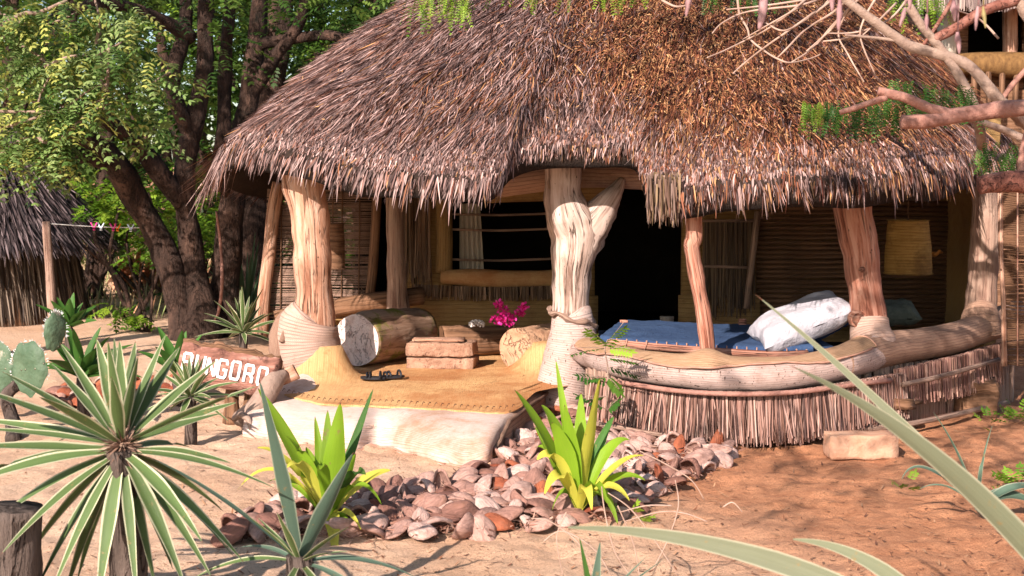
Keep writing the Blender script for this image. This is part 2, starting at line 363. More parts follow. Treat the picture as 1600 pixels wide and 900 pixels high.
def m_cactus():
    t = NT('cactus'); co = t.coord('Object'); col = t.ramp(t.noise(co, 7, 6, 0.6), [(0.3, (0.045, 0.085, 0.045)), (0.7, (0.10, 0.15, 0.09))])
    v = t.node('ShaderNodeTexVoronoi'); v.inputs['Scale'].default_value = 17; t.l(co, v.inputs['Vector'])
    sp = t.ramp(v.outputs['Distance'], [(0.06, 1.0), (0.14, 0.0)]); col = t.mix(col, (0.42, 0.36, 0.26), t.math('MULTIPLY', sp, 0.55))
    col = t.mix(col, (0.45, 0.36, 0.30), t.ramp(t.noise(co, 5, 5, 0.7), [(0.62, 0.0), (0.68, 0.8)]))
    n = t.bump(sp, 0.01, 1.0); M['cactus'] = t.fin(col, t.bump(t.noise(co, 12), 0.02, 1, n), 0.55)
m_cactus()
def m_husk(name, st):
    t = NT(name); oi = t.node('ShaderNodeObjectInfo'); co = t.coord('Object', (3, 13, 9))
    f = t.noise(co, 5, 6, 0.7, 0.5); rnd = oi.outputs['Random']
    base = t.ramp(rnd, st); col = t.mix(t.mix(base, 0.42, 1.0, 'MULTIPLY'), base, t.ramp(f, [(0.3, 0.0), (0.62, 1.0)]))
    big = t.noise(t.coord('Object'), 14, 4); col = t.mix(col, (0.20, 0.095, 0.06), t.ramp(big, [(0.55, 0.0), (0.7, 0.55)]))
    M[name] = t.fin(col, t.bump(f, 0.012, 1.0), 0.85)
m_husk('husk', [(0.0, (0.18, 0.08, 0.06)), (0.25, (0.36, 0.19, 0.145)), (0.55, (0.50, 0.305, 0.245)), (0.85, (0.68, 0.48, 0.41)), (1.0, (0.24, 0.11, 0.08))])
m_husk('husk_red', [(0.0, (0.24, 0.06, 0.03)), (1.0, (0.42, 0.13, 0.06))])

# ------------------------------------------------------------------ ground
PLAT_FRONT = [(380, 684), (440, 690), (500, 697), (550, 702), (590, 695), (640, 710), (700, 724), (755, 726), (776, 716)]
TRUNK = G(872, 632)                    # foot of the big forked trunk
TRUNK.y += 0.15
LPOST = Vector(((492-800)/F*10.25, 10.25, 0.22))
def grid_axis(a, b, fine0, fine1, df, grow):
    xs = list(np.arange(fine0, fine1, df)); x = fine1; d = df
    while x < b: xs.append(x); d *= grow; x += d
    xs.append(b); x = fine0; d = df; lo = []
    while True:
        d *= grow; x -= d
        if x < a: break
        lo.append(x)
    return np.array([a]+lo[::-1]+xs)
def fbm(x, y, sc, seed=0.0): return mn.fractal(Vector((x*sc+seed, y*sc, seed*0.7)), 0.9, 2.0, 4)
_fr = random.Random(4); FOOT = [(_fr.uniform(-2.6, 3.2), _fr.uniform(5.4, 8.9), _fr.uniform(0, 3.14)) for _ in range(60)]
def gz(x, y):
    z = 0.018*fbm(x, y, 1.1) + 0.012*fbm(x, y, 4.5, 3.1)
    if -5 < x < 5 and 3 < y < 12: z += 0.015*max(-1, min(1, mn.noise(Vector((x*8, y*8, 1)))*1.6))
    if -5 < x < 5 and 4 < y < 12:
        for fx_, fy_, fa_ in FOOT:
            dx, dy = x-fx_, y-fy_
            if abs(dx) < .25 and abs(dy) < .25:
                a_ = dx*math.cos(fa_)+dy*math.sin(fa_); b_ = -dx*math.sin(fa_)+dy*math.cos(fa_); q_ = (a_/.13)**2+(b_/.055)**2
                z += -.016*math.exp(-q_**2)+.008*math.exp(-((q_-1.7)/.7)**2)
    if y > 45: z += (y-45)*0.012
    return z
xs = grid_axis(-300, 300, -4.2, 4.6, 0.045, 1.10); ys = grid_axis(-60, 600, 4.5, 11.0, 0.045, 1.07)
V = [(x, y, gz(x, y)) for y in ys for x in xs]; nx, ny = len(xs), len(ys)
ii = (np.arange(ny-1)[:, None]*nx+np.arange(nx-1)[None]).ravel()
Fg = np.stack([ii, ii+1, ii+nx+1, ii+nx], 1)
meshobj('ground', V, Fg, M['sand'], kind='structure')
# leaf litter, chips and twigs scattered on the sand
n = 5200
px = rng.uniform(-60, 1660, n); py = 520+rng.random(n)**0.8*400
pts = []; 
for a, b in zip(px, py):
    g = G(a, b); 
    dens = 0.5+0.5*nz(g, 1.3) + (0.35 if a > 950 else 0)
    if random.random() < dens: pts.append((g.x, g.y, gz(g.x, g.y)+0.006))
B = np.array(pts); n = len(B); th = rng.uniform(0, 6.28, n)
D = np.stack([np.cos(th), np.sin(th), rng.uniform(-.1, .12, n)], 1); N = np.tile([0, 0, 1.], (n, 1))
pal = np.array([(0.20, 0.08, 0.04), (0.30, 0.14, 0.07), (0.12, 0.05, 0.03), (0.40, 0.22, 0.12), (0.18, 0.10, 0.06)])
C = pal[rng.integers(0, 5, n)]
Vv, Ff, Cc = strips(B, D, N, rng.uniform(0.012, 0.05, n)*(1+1.5*(rng.random(n) > .93)), rng.uniform(0.003, 0.011, n), rng.uniform(-.15, .3, n), C)
meshobj('ground_litter', Vv, Ff, M['litter'], col=Cc, kind='stuff')

# ------------------------------------------------------------------ the hut
hut = thing('thatched_hut', 'large open-fronted hut with a sweeping shaggy thatched roof and tree trunk posts', 'hut', (0.4, 10.4, 0))
# roof : eave loop -> ridge
EV = [(344, 232, 11.7), (358, 224, 10.9), (398, 226, 10.2), (470, 238, 9.8), (540, 256, 9.6), (620, 268, 9.45), (700, 272, 9.3), (765, 272, 9.25),
      (800, 238, 9.55), (850, 222, 9.65), (930, 218, 9.62), (992, 222, 9.5), (1012, 268, 9.1), (1060, 286, 8.9), (1130, 276, 8.8), (1200, 276, 8.7), (1290, 274, 8.75),
      (1380, 272, 9.0), (1450, 266, 9.3), (1510, 258, 9.9), (1552, 246, 10.8), (1595, 236, 12.2)]
ev = [P(*a) for a in EV]
ev += [Vector((4.6, 14.0, 1.8)), Vector((4.0, 15.8, 1.7)), Vector((2.5, 16.8, 1.6)), Vector((0.6, 17.0, 1.6)), Vector((-1.4, 16.6, 1.6)), Vector((-2.5, 15.4, 1.65)), Vector((-2.75, 13.8, 1.78)), Vector((-2.62, 12.6, 1.88))]
ev.append(ev[0])
evc = crspline([tuple(p) for p in ev], 8); NE = len(evc)
def ridge(p):
    a = min(1, max(0, (p[0]+2.5)/(5.9))); a = a*a*(3-2*a)
    return np.array((0.45+1.75*a, 12.7+0.25*(p[1] > 12.7), 4.15))
def roof_pt(s, t, lift=0.0):
    s = (s % 1)*(NE-1); i = int(s); f = s-i; e = evc[i]*(1-f)+evc[min(i+1, NE-1)]*f
    r = ridge(e); p = e*(1-t)+r*t
    p[2] += 0.10*math.sin(math.pi*min(1, t)) - 0.03*(1-t)**6 + lift
    q = Vector(p); p[2] += 0.05*mn.noise(q*1.7)
    return p
def roof_mesh(off, name, mat):
    V = []; ns, nt = 240, 18
    for k in range(nt+1):
        for j in range(ns): V.append(roof_pt(j/ns, k/nt, off*(1 if k else 1)))
    Fc = [(k*ns+j, k*ns+(j+1) % ns, (k+1)*ns+(j+1) % ns, (k+1)*ns+j) for k in range(nt) for j in range(ns)]
    return V, Fc
V1, F1 = roof_mesh(0.0, '', None); V0, F0 = roof_mesh(-0.16, '', None); b = len(V1)
rim = [(j, b+j, b+(j+1) % 240, (j+1) % 240) for j in range(240)]
roof = meshobj('roof', V1+V0, F1+[tuple(i+b for i in f)[::-1] for f in F0]+rim, M['thatch_core'], hut)
# straw
def roof_frames(S, T):
    P0 = np.array([roof_pt(s, t) for s, t in zip(S, T)]); P1 = np.array([roof_pt(s, t+0.03) for s, t in zip(S, T)]); P2 = np.array([roof_pt(s+0.004, t) for s, t in zip(S, T)])
    down = unit(P0-P1); side = unit(P2-P0); nrm = unit(np.cross(side, P1-P0)); nrm *= np.sign(nrm[:, 2:3]); return P0, down, side, nrm
def straw_colors(P0, n, rusty):
    grey = np.array([(0.36, 0.27, 0.25), (0.50, 0.39, 0.36), (0.20, 0.135, 0.12), (0.66, 0.54, 0.50), (0.34, 0.20, 0.15)])
    rust = np.array([(0.27, 0.105, 0.05), (0.15, 0.055, 0.032), (0.38, 0.18, 0.085), (0.58, 0.35, 0.16), (0.09, 0.04, 0.027)])
    g = grey[rng.integers(0, 5, n)]; r = rust[rng.integers(0, 5, n)]
    c = np.where((rng.random(n) < rusty)[:, None], r, g); return c*(0.16+1.0*rng.random((n, 1))**1.2)*np.array((.84, .70, .67))
def rustiness(P0, T):
    x = P0[:, 0]; nzv = np.array([mn.noise(Vector(p)*0.9) for p in P0])
    v = np.clip((x+0.3)/1.2, 0, 1)*np.clip((T+0.02)/0.20, 0, 1)+0.45*nzv
    return np.clip(v, 0.06, 0.92)
# front arc of the eave in s
s_front = (0, 21*8/(NE-1))
n = 120000
S = rng.uniform(s_front[0]-0.03, s_front[1]+0.02, n); T = rng.random(n)**1.15*0.93+0.005
P0, dn, sd, nr = roof_frames(S, T); ru = rustiness(P0, T)
yaw = rng.normal(0, 0.22, n)[:, None]; cl = np.array([mn.noise(Vector((q[0]*6, q[1]*6, q[2]*9))) for q in P0]); D = unit(dn+sd*(yaw+.35*cl[:, None])+nr*(rng.uniform(-0.03, 0.20, n)+.14*cl)[:, None]+np.array([0, 0, -1.])*(np.clip(1-T/0.10, 0, 1)*rng.uniform(0.2, 1.0, n))[:, None])
Ln = rng.uniform(0.14, 0.34, n)*(1-0.55*ru*(rng.random(n) < .8)); Wd = rng.uniform(0.0042, 0.0098, n); Ln *= np.clip(T/0.08, 0.5, 1)
keepin = np.ones(n, bool)
Vv, Ff, Cc = strips(P0+nr*0.01-dn*0.05, D, nr, Ln, Wd, rng.uniform(-0.12, 0.10, n), straw_colors(P0, n, ru), twist=.75)
# eave fringe
n2 = 12000; S = rng.uniform(s_front[0]-0.05, s_front[1]+0.03, n2); T = rng.random(n2)**1.3*0.075
Q0, dn, sd, nr = roof_frames(S, T); clump = np.array([mn.noise(Vector((s*170, 0, 0))) for s in S])
Q0 = Q0+nr*rng.uniform(0.0, 0.03, n2)[:, None]; Q0[:, 2] -= rng.uniform(0, 0.05, n2)*(T < .02)
D = unit(dn*0.75+np.array([0, 0, -1.0])*rng.uniform(0.3, 1.0, n2)[:, None]+sd*(rng.normal(0, 0.16, n2)+0.2*clump)[:, None])
Ln2 = rng.uniform(0.07, 0.17, n2)*(1+0.75*clump)*np.exp(rng.normal(0, .22, n2))
door = np.array([1.0 if (P(795, 200, 9.4).x < q[0] < P(1008, 200, 9.3).x and q[1] < 10) else 0.0 for q in Q0])
left = np.array([1.0 if (q[0] < P(765, 0, 9.15).x) else 0.0 for q in Q0])
Ln2 = Ln2*(1-0.5*door)
far_l = np.clip((-2.0-Q0[:, 0])/0.5, 0, 1); Ln2 = Ln2*(1+1.3*far_l)
Vf, Ff2, Cf = strips(Q0, D, nr, Ln2, rng.uniform(0.006, 0.013, n2), rng.uniform(-0.25, 0.02, n2), straw_colors(Q0, n2, np.clip(.12+.35*(Q0[:, 0]+.2), .1, .5))*.88, twist=.6)
# long hanging tuft right of the door
n3 = 420; tx = rng.uniform(1012, 1064, n3); B = np.array([P(a, random.uniform(268, 300), random.uniform(8.85, 9.1)) for a in tx])
D = unit(np.stack([rng.normal(0, .06, n3), rng.normal(-.05, .05, n3), -np.ones(n3)], 1)); N = np.tile([0, -1., 0], (n3, 1))
yl = np.array([(0.42, 0.29, 0.20), (0.50, 0.38, 0.32), (0.30, 0.20, 0.15), (0.34, 0.25, 0.13)])
Vt, Ft, Ct = strips(B, D, N, rng.uniform(0.12, 0.25, n3), rng.uniform(0.009, 0.016, n3), rng.uniform(-.1, .1, n3), yl[rng.integers(0, 4, n3)]*.5*rng.uniform(.5, 1.2, (n3, 1))*np.array((1, .88, .85)), twist=.6)
n5 = 34000; S = rng.uniform(0, s_front[1], n5); T = .04+rng.random(n5)*.85; D0, dn, sd, nr = roof_frames(S, T); ru5 = rustiness(D0, T)
keep = rng.random(n5) < np.clip(ru5*1.3-.25, .04, 1); D0, dn, sd, nr = D0[keep], dn[keep], sd[keep], nr[keep]; n5 = len(D0)
gold = np.array([(0.46, 0.22, 0.09), (0.58, 0.33, 0.15), (0.30, 0.12, 0.05), (0.20, 0.07, 0.035), (0.30, 0.10, 0.05)])[rng.integers(0, 5, n5)]*rng.uniform(.5, 1, (n5, 1))
Vd, Fd, Cd = strips(D0+nr*rng.uniform(.03, .07, n5)[:, None], unit(dn*rng.normal(.5, .7, n5)[:, None]+sd*rng.normal(0, .9, n5)[:, None]+nr*rng.normal(0, .35, n5)[:, None]), nr, rng.uniform(.010, .038, n5), rng.uniform(.003, .008, n5), rng.uniform(-.3, .3, n5), gold, twist=.6)
# thin cover over the rest of the roof (seen from other sides)
n4 = 9000; S = rng.uniform(s_front[1], 1.0, n4); T = rng.random(n4)*0.93
R0, dn, sd, nr = roof_frames(S, T); Vb, Fb, Cb = strips(R0+nr*0.01, unit(dn+nr*0.05), nr, rng.uniform(0.3, 0.5, n4), rng.uniform(0.02, 0.035, n4), rng.uniform(-0.1, 0.1, n4), straw_colors(R0, n4, np.full(n4, 0.3)))
def cat(*parts):
    Vs, Fs, Cs = [], [], []; b = 0
    for v, f, c in parts: Vs.append(v); Fs.append(f+b); Cs.append(c); b += len(v)
    return np.concatenate(Vs), np.concatenate(Fs), np.concatenate(Cs)
v, f, c = cat((Vv, Ff, Cc), (Vb, Fb, Cb), (Vd, Fd, Cd)); meshobj('thatch_straw', v, f, M['straw'], roof, col=c, kind='stuff', smooth=False)
v, f, c = cat((Vf, Ff2, Cf), (Vt, Ft, Ct)); meshobj('eave_fringe', v, f, M['straw'], roof, col=c, kind='stuff', smooth=False)

# wooden rafters under the thatch
for a in np.linspace(0.02, 0.60, 15):
    mb = MB(); pts = [Vector(roof_pt(a, t, -0.20)) for t in (0.03, 0.3, 0.6, 0.95)]; tube(mb, pts, [.03]*4, 6, 0.1); mb.build('rafter', M['dark_wood'], roof)

# --- platform covered with plaited mats
def bumps(x, y):
    z = 0.0
    d = math.hypot(x-LPOST.x-0.03, (y-LPOST.y+0.02)*1.0); z += 0.25*math.exp(-(max(0, d-0.15)/0.085)**1.5)
    d = math.hypot(x-TRUNK.x+0.0, y-TRUNK.y); z += 0.22*math.exp(-(max(0, d-0.20)/0.10)**1.4)*(1 if y < TRUNK.y+.1 else .4)
    return z
# outer pale mat: wraps the front lip
fr = crspline([tuple(G(*p)) for p in PLAT_FRONT], 8)
right_back = [TRUNK.x-0.10, TRUNK.y-0.25]
rows = []; NB = 34
profile = [(0.0, 0.0), (-0.02, 0.02), (-0.02, 0.05), (0.0, 0.08), (0.04, 0.108), (0.09, 0.133), (0.16, 0.156), (0.24, 0.176), (0.34, 0.194), (0.60, 0.197), (1.0, 0.195), (1.35, 0.19), (1.75, 0.19)]
VV = []; UVs = []; L = 0
m = len(fr)
for j, p in enumerate(fr):
    u = j/(m-1); sway = 0.010*math.sin(u*23)+0.02*mn.noise(Vector((u*6, 2, 0))); Lp = 0
    if j: L += np.linalg.norm(fr[j]-fr[j-1])
    pinch = math.exp(-((pxof(p)[0]-590)/26)**2)
    pinch2 = math.exp(-((pxof(p)[0]-728)/22)**2)*0.5
    endr = max(0, (u-0.93)/0.07)
    for k, (d, z) in enumerate(profile):
        dd = d + (sway if k < 6 else 0) + (0.085*(pinch+pinch2)*(1 if 1 <= k <= 4 else .4 if k == 5 else 0))+.012*mn.noise(Vector((u*16, k*.4, 7)))*(0 < k < 7)
        if k > 4: dd = d*(1+0.25*mn.noise(Vector((u*4, d*2, 1))))
        y = p[1]+dd; x = p[0] + 0.22*d*(u**2) - 0.02*endr*(k < 4)
        zz = z*(1-0.10*endr) + (0.012*mn.noise(Vector((x*7, y*7, 0))) if k > 1 else 0)-0.012*(pinch+pinch2)*(2 < k < 6)
        if k > 5: zz += bumps(x, y)*0.82
        VV.append((x, y, max(0.0, zz)+gz(x, y)*(k == 0)-0.01*(k == 0))); UVs.append((L, dd+z))
K = len(profile)
Fm = [(j*K+k, (j+1)*K+k, (j+1)*K+k+1, j*K+k+1) for j in range(m-1) for k in range(K-1)]
# side walls of the mat
platform = thing('entrance_platform', 'low raised entrance floor covered in pale plaited palm mats', 'platform', (-0.7, 9.8, 0))
meshobj('outer_mat', VV, Fm, M['mat_pale'], platform, uv=UVs)
mb = MB()
for j0, sgn in ((m-1, 1),):
    base = [Vector(VV[j0*K+k]) for k in range(K)]
    V = []; Fc = []
    for k, p in enumerate(base): V += [p, Vector((p.x+0.02, p.y+0.01, -0.03))]
    Fc = [(2*k, 2*k+2, 2*k+3, 2*k+1) for k in range(K-1)]
    mb.add(V, Fc)
mb.build('mat_side', M['mat_brown'], platform)
mb = MB(); tube(mb, [Vector(VV[(m-1)*K+k])+Vector((.012, 0, 0.0)) for k in range(2, K)], [.014]*(K-2), 6, 0.5, 30); mb.build('rolled_edge', M['mat_brown'], platform)
mb = MB(); tube(mb, [Vector(VV[j*K])+Vector((0, -.006, .012)) for j in range(0, m, 3)], [.008]*len(range(0, m, 3)), 6, 0.2, 30, n=2); mb.build('hem_cord', M['cord'], platform)
# inner yellow floor mat with a stitched front seam
gx = np.linspace(-1.95, TRUNK.x+0.25, 90); V = []; UVs = []; rowsn = 90
seam = crspline([(-2.25, 10.0), (-1.67, 9.78), (-1.26, 9.30), (-0.84, 9.22), (-0.41, 9.06), (-0.12, 8.95), (0.03, 9.08), (0.17, 9.5), (0.7, 9.9)], 12); sx_ = [s[0] for s in seam]; sy_ = [s[1] for s in seam]
for r in range(rowsn):
    for x in gx:
        fx = (x-gx[0])/(gx[-1]-gx[0]); tt = (r/(rowsn-1))**1.6
        for _ in range(3):
            yy = np.interp(x, sx_, sy_); yy += (13.2-yy)*tt; x = gx[0]+fx*(np.interp(yy, [8.7, 9.3, 9.9, 10.15, 13], [-.10, .05, .20, .66, .66])-gx[0])
        y0 = np.interp(x, sx_, sy_)+0.006*math.sin(x*40); y = y0+(13.2-y0)*tt
        z = 0.208+0.038*min(1, max(0, (y-y0)/.5))+0.010*mn.noise(Vector((x*2, y*2, 3)))+0.005*mn.noise(Vector((x*9, y*9, 3)))+bumps(x, y)
        if r == 0: z -= 0.012
        V.append((x, y, z)); UVs.append((y, x))
nxx = len(gx); Fc = [(r*nxx+i, r*nxx+i+1, (r+1)*nxx+i+1, (r+1)*nxx+i) for r in range(rowsn-1) for i in range(nxx-1)]
meshobj('inner_mat', V, Fc, M['mat_yellow'], platform, uv=UVs)
mb = MB()      # stitches along the seam
for k in range(56):
    x = -2.1+k*0.042; 
    if x > .03: break
    y = np.interp(x, sx_, sy_); z = 0.245+bumps(x, y); tube(mb, [Vector((x, y-.012, z-.012)), Vector((x+.008, y+.004, z+.002)), Vector((x+.016, y+.014, z-.004))], [.0028]*3, 4, n=1)
mb.build('seam_stitching', M['dark_wood'], platform, kind='stuff')

# --- tree trunk posts
def post(parts, mat, name='post', rough=0.14, rs=5, seg=24, parent=hut):
    mb = MB()
    for pts, rad, kw in parts: tube(mb, [P(*p) for p in pts], rad, seg, rough, rs, n=6, **kw)
    return mb.build(name, mat, parent)
def rpx(w, Y): return w*0.5*Y/F
post([([(470, 225, 10.3), (476, 290, 10.3), (484, 340, 10.3), (488, 400, 10.3), (490, 450, 10.3), (492, 520, 10.3), (495, 600, 10.3)],
       [rpx(76, 10.3), rpx(66, 10.3), rpx(60, 10.3), rpx(58, 10.3), rpx(60, 10.3), rpx(66, 10.3), rpx(70, 10.3)], {})], M['post_wood'])
mb = MB()
tube(mb, [P(488, 492, 10.28), P(484, 500, 10.28), P(480, 530, 10.28), P(486, 560, 10.28), P(496, 585, 10.28), P(505, 606, 10.28)],
     [rpx(62, 10.3), rpx(88, 10.3), rpx(98, 10.3), rpx(98, 10.3), rpx(86, 10.3), rpx(92, 10.3)], 28, 0.10, 3, n=6, caps=False, uvs=1.3, swap=True)
mb.build('post_wrapping', M['mat_post'], hut)
mb = MB()     # loose rolled end of the wrapping on the left of the post
tube(mb, [P(468, 488, 10.35), P(452, 492, 10.3), P(438, 510, 10.25), P(434, 545, 10.2), P(440, 580, 10.15)], [.02, .045, .06, .065, .05], 14, 0.2, 8, uvs=1.6)
tube(mb, [P(466, 496, 10.2), P(450, 508, 10.15), P(440, 535, 10.1)], [.012, .02, .02], 8, 0.3, 20)
mb.build('rolled_wrapping', M['mat_brown'], hut)
# big forked trunk
TY = 10.15
def W(x, y, w, dy=0): return ((x, y, TY+dy), rpx(w, TY))
def wp(lst): return [a for a, b in lst], [b for a, b in lst]
body = wp([W(878, 215, 62), W(879, 262, 57), W(881, 305, 60), W(892, 345, 76), W(898, 375, 76), W(893, 430, 60), W(893, 490, 58), W(890, 560, 66), W(884, 630, 74)])
br = wp([W(896, 420, 44, .02), W(912, 372, 64, .01), W(932, 340, 56, .0), W(950, 316, 40), W(963, 296, 25, .05), W(972, 280, 12, .08)])
mb = MB()
tube(mb, [P(*p) for p in body[0]], body[1], 30, 0.16, 6, n=6); tube(mb, [P(*p) for p in br[0]], br[1], 20, 0.22, 8, n=5)
trunk = mb.build('forked_trunk_post', M['trunk_wood'], hut)
mb = MB()
wr = wp([W(892, 488, 58), W(894, 494, 66), W(894, 520, 76), W(892, 550, 84), W(886, 580, 84), W(878, 610, 84), W(872, 634, 76), W(872, 642, 50)])
tube(mb, [P(*p) for p in wr[0]], wr[1], 32, 0.09, 4, n=6, caps=False, uvs=1.3, swap=True); mb.build('trunk_wrapping', M['mat_old'], hut)
# rough torn lip of the wrapping
mb = MB(); cc = P(894, 496, TY); tube(mb, [cc+Vector((math.cos(q)*.165, math.sin(q)*.165, -.05*math.cos(q)+.012*math.sin(q*5))) for q in np.linspace(0, 6.2832, 25)], [.012+.006*(i % 3) for i in range(25)], 7, .5, 24, n=2, caps=False); mb.build('torn_edge', M['pole_wood'], hut)
# slim post, right post, far right post
YS = 9.05
post([([(1083, 300, YS), (1084, 345, YS), (1084, 372, YS), (1080, 385, YS), (1086, 420, YS), (1095, 470, YS), (1103, 520, YS), (1107, 556, YS)],
       [rpx(a, YS) for a in (27, 26, 25, 24, 25, 24, 25, 24)], {}),
      ([(1080, 390, YS), (1074, 386, YS-.02), (1070, 381, YS-.02)], [.03, .022, .012], {})], M['red_wood'], 'slim_post', 0.15, 9, 14)
YR = 9.6
post([([(1326, 270, YR), (1334, 330, YR), (1342, 380, YR), (1348, 430, YR), (1356, 480, YR), (1360, 530, YR), (1362, 560, YR)],
       [rpx(a, YR) for a in (66, 62, 57, 55, 57, 58, 60)], {})], M['red_wood'], 'post', 0.16, 5, 24)
mb = MB()      # knots on the right post
for kx, ky, kr in ((1341, 499, 13), (1347, 421, 5), (1374, 500, 8)):
    c = P(kx, ky, YR-rpx(50, YR)); 
    mb = MB(); tube(mb, [c+Vector((0, .06, 0)), c, c+Vector((0, -.010, 0)), c+Vector((0, -.002, 0))], [rpx(kr*2.2, YR), rpx(kr*2, YR), rpx(kr*1.5, YR), rpx(kr*.8, YR)], 14, 0.15, 20, n=2); mb.build('knot', M['red_wood'], hut)
YF = 10.4
post([([(1538, 270, YF), (1540, 350, YF), (1536, 430, YF), (1532, 480, YF), (1532, 520, YF)], [rpx(a, YF) for a in (40, 44, 46, 50, 54)], {})], M['pole_wood'], 'post', 0.15, 5, 18)
# back posts and left screen
post([([(616, 300, 12.6), (618, 380, 12.6), (620, 440, 12.6), (622, 500, 12.6)], [rpx(a, 12.6) for a in (26, 28, 30, 40)], {})], M['pole_wood'], 'post', 0.15, 5, 16)
post([([(436, 285, 12.9), (428, 330, 12.9), (420, 400, 12.9), (412, 470, 12.9), (406, 524, 12.9)], [rpx(a, 12.9) for a in (20, 22, 20, 22, 26)], {})], M['post_wood'], 'post', 0.12, 5, 12)
post([([(590, 290, 12.9), (584, 400, 12.9), (574, 500, 12.9)], [.05, .045, .05], {})], M['dark_wood'], 'post', 0.12, 5, 10)
screen = thing('reed_screen', 'see-through reed screen hung behind the left post of the hut', 'screen', P(500, 480, 12.95))
rs_ = MB()
for k in range(86):
    y = 296+k*2.35
    if random.random() < (0.10 if y > 395 else 0.03): continue
    xa, xb = 418+(y-296)*-0.06, 584
    tube(rs_, [P(xa, y+random.uniform(-1, 1), 12.97), P((xa+xb)/2, y+random.uniform(-1.3, 1.3), 12.95), P(xb, y+random.uniform(-1, 1), 12.97)], [.0045+random.random()*.0035]*3, 5, n=2)
rs_.build('reeds', M['pole_wood'], screen, kind='stuff')
for xx in (440, 470, 505, 535, 562):
    mb = MB(); tube(mb, [P(xx, 296, 12.94), P(xx-1, 400, 12.94), P(xx-2, 498, 12.94)], [.006]*3, 5); mb.build('tie_cord', M['dark_wood'], screen)
# low back wall on the left, with a rail
mb = MB(); tube(mb, [P(430, 500, 12.6), P(520, 482, 12.7), P(600, 470, 12.7), P(660, 462, 12.8)], [.08, .085, .09, .08], 12, 0.12, 4); mb.build('back_rail', M['dark_wood'], hut)  # dark material stands in for shade at the back of the hut
def wallbox(x0, x1, z0, z1, Y, t, mat, name, par=hut):
    mb = MB(); nxs = max(2, int((x1-x0)/0.12)); nzs = max(2, int((z1-z0)/0.12)); V = []; UV = []; Fc = []
    for s, yy in ((0, Y), (1, Y+t)):
        for i in range(nxs+1):
            for k in range(nzs+1):
                x = x0+(x1-x0)*i/nxs; z = z0+(z1-z0)*k/nzs
                V.append((x, yy+0.02*nz((x, s, z), 3), z)); UV.append((x, z))
    q = nzs+1; tot = (nxs+1)*q
    for i in range(nxs):
        for k in range(nzs):
            a = i*q+k; Fc.append((a, a+q, a+q+1, a+1)); Fc.append((a+tot, a+tot+1, a+tot+q+1, a+tot+q))
    for k in range(nzs): a = k; Fc.append((a, a+1, a+1+tot, a+tot)); a = nxs*q+k; Fc.append((a, a+tot, a+tot+1, a+1))
    for i in range(nxs): a = i*q; Fc.append((a, a+tot, a+q+tot, a+q)); a = i*q+nzs; Fc.append((a, a+q, a+q+tot, a+tot))
    mb.add(V, Fc, UV); return mb.build(name, mat, par)
BY = 13.0
def X(px, Y=BY): return (px-800)/F*Y
def Z(py, Y=BY): return H-(py-280)/F*Y
wall = wallbox(X(425), X(652), 0.0, Z(482), BY+.02, .06, M['mat_wall'], 'low_wall')
wallbox(X(630), X(935), 0.0, Z(463), BY, .10, M['mat_wall'], 'wall_base')
wallbox(X(630), X(706), Z(463), 2.4, BY+.05, .08, M['mat_wall'], 'wall')
wallbox(X(863), X(930), Z(463), 2.4, BY+.05, .08, M['mat_wall'], 'wall')
wallbox(X(706), X(863), Z(314), 2.4, BY+.05, .08, M['mat_wall'], 'wall')
wallbox(X(1058), X(1250), 0.0, 2.4, BY-.4, .10, M['mat_wall'], 'wall')
wallbox(X(930), X(1058), Z(290), 2.4, BY+.05, .08, M['mat_wall'], 'wall')
# side and rear walls of the closed room
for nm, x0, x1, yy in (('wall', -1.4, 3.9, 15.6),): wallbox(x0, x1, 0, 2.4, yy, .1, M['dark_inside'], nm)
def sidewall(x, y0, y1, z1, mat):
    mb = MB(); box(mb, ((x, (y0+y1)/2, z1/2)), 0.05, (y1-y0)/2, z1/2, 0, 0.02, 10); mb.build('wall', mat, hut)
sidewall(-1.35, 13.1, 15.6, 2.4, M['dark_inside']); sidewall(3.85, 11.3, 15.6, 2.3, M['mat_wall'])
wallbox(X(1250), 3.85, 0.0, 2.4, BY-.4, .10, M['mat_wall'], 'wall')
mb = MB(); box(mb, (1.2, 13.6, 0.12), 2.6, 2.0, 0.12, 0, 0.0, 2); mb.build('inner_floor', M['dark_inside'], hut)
# window
win = thing('barred_window', 'unglazed window with three thin horizontal bars and a pale curtain in the back wall', 'window', P(785, 400, BY))
mb = MB()
tube(mb, [P(692, 300, BY), P(694, 360, BY), P(694, 425, BY)], [.07, .075, .08], 12, 0.1, 4, uvs=1.2); mb.build('frame_roll', M['mat_wall'], win)
mb = MB(); tube(mb, [P(690, 432, BY-.03), P(740, 434, BY-.06), P(800, 436, BY-.06), P(880, 434, BY-.04)], [.07, .08, .08, .075], 12, 0.1, 4, uvs=1.2); mb.build('sill_roll', M['mat_yellow'], win)
for yb in (334, 358, 405):
    mb = MB(); tube(mb, [P(698, yb, BY+.02), P(780, yb+2, BY+.02), P(868, yb-1, BY+.02)], [.011]*3, 6, 0.3, 12); mb.build('bar', M['pole_wood'], win)
V = []; UV = []; Fc = []
for i in range(25):
    for k in range(8):
        px_ = 718+32*i/24+ (4 if k == 0 else 0)*0; py_ = 318+ (422-318)*k/7
        V.append(P(px_+ (i/24)*(k/7)*6, py_, BY+.14+0.03*math.sin(i*1.25))); UV.append((i, k))
Fc = [(i*8+k, (i+1)*8+k, (i+1)*8+k+1, i*8+k+1) for i in range(24) for k in range(7)]
meshobj('curtain', V, Fc, M['curtain'], win, uv=UV)
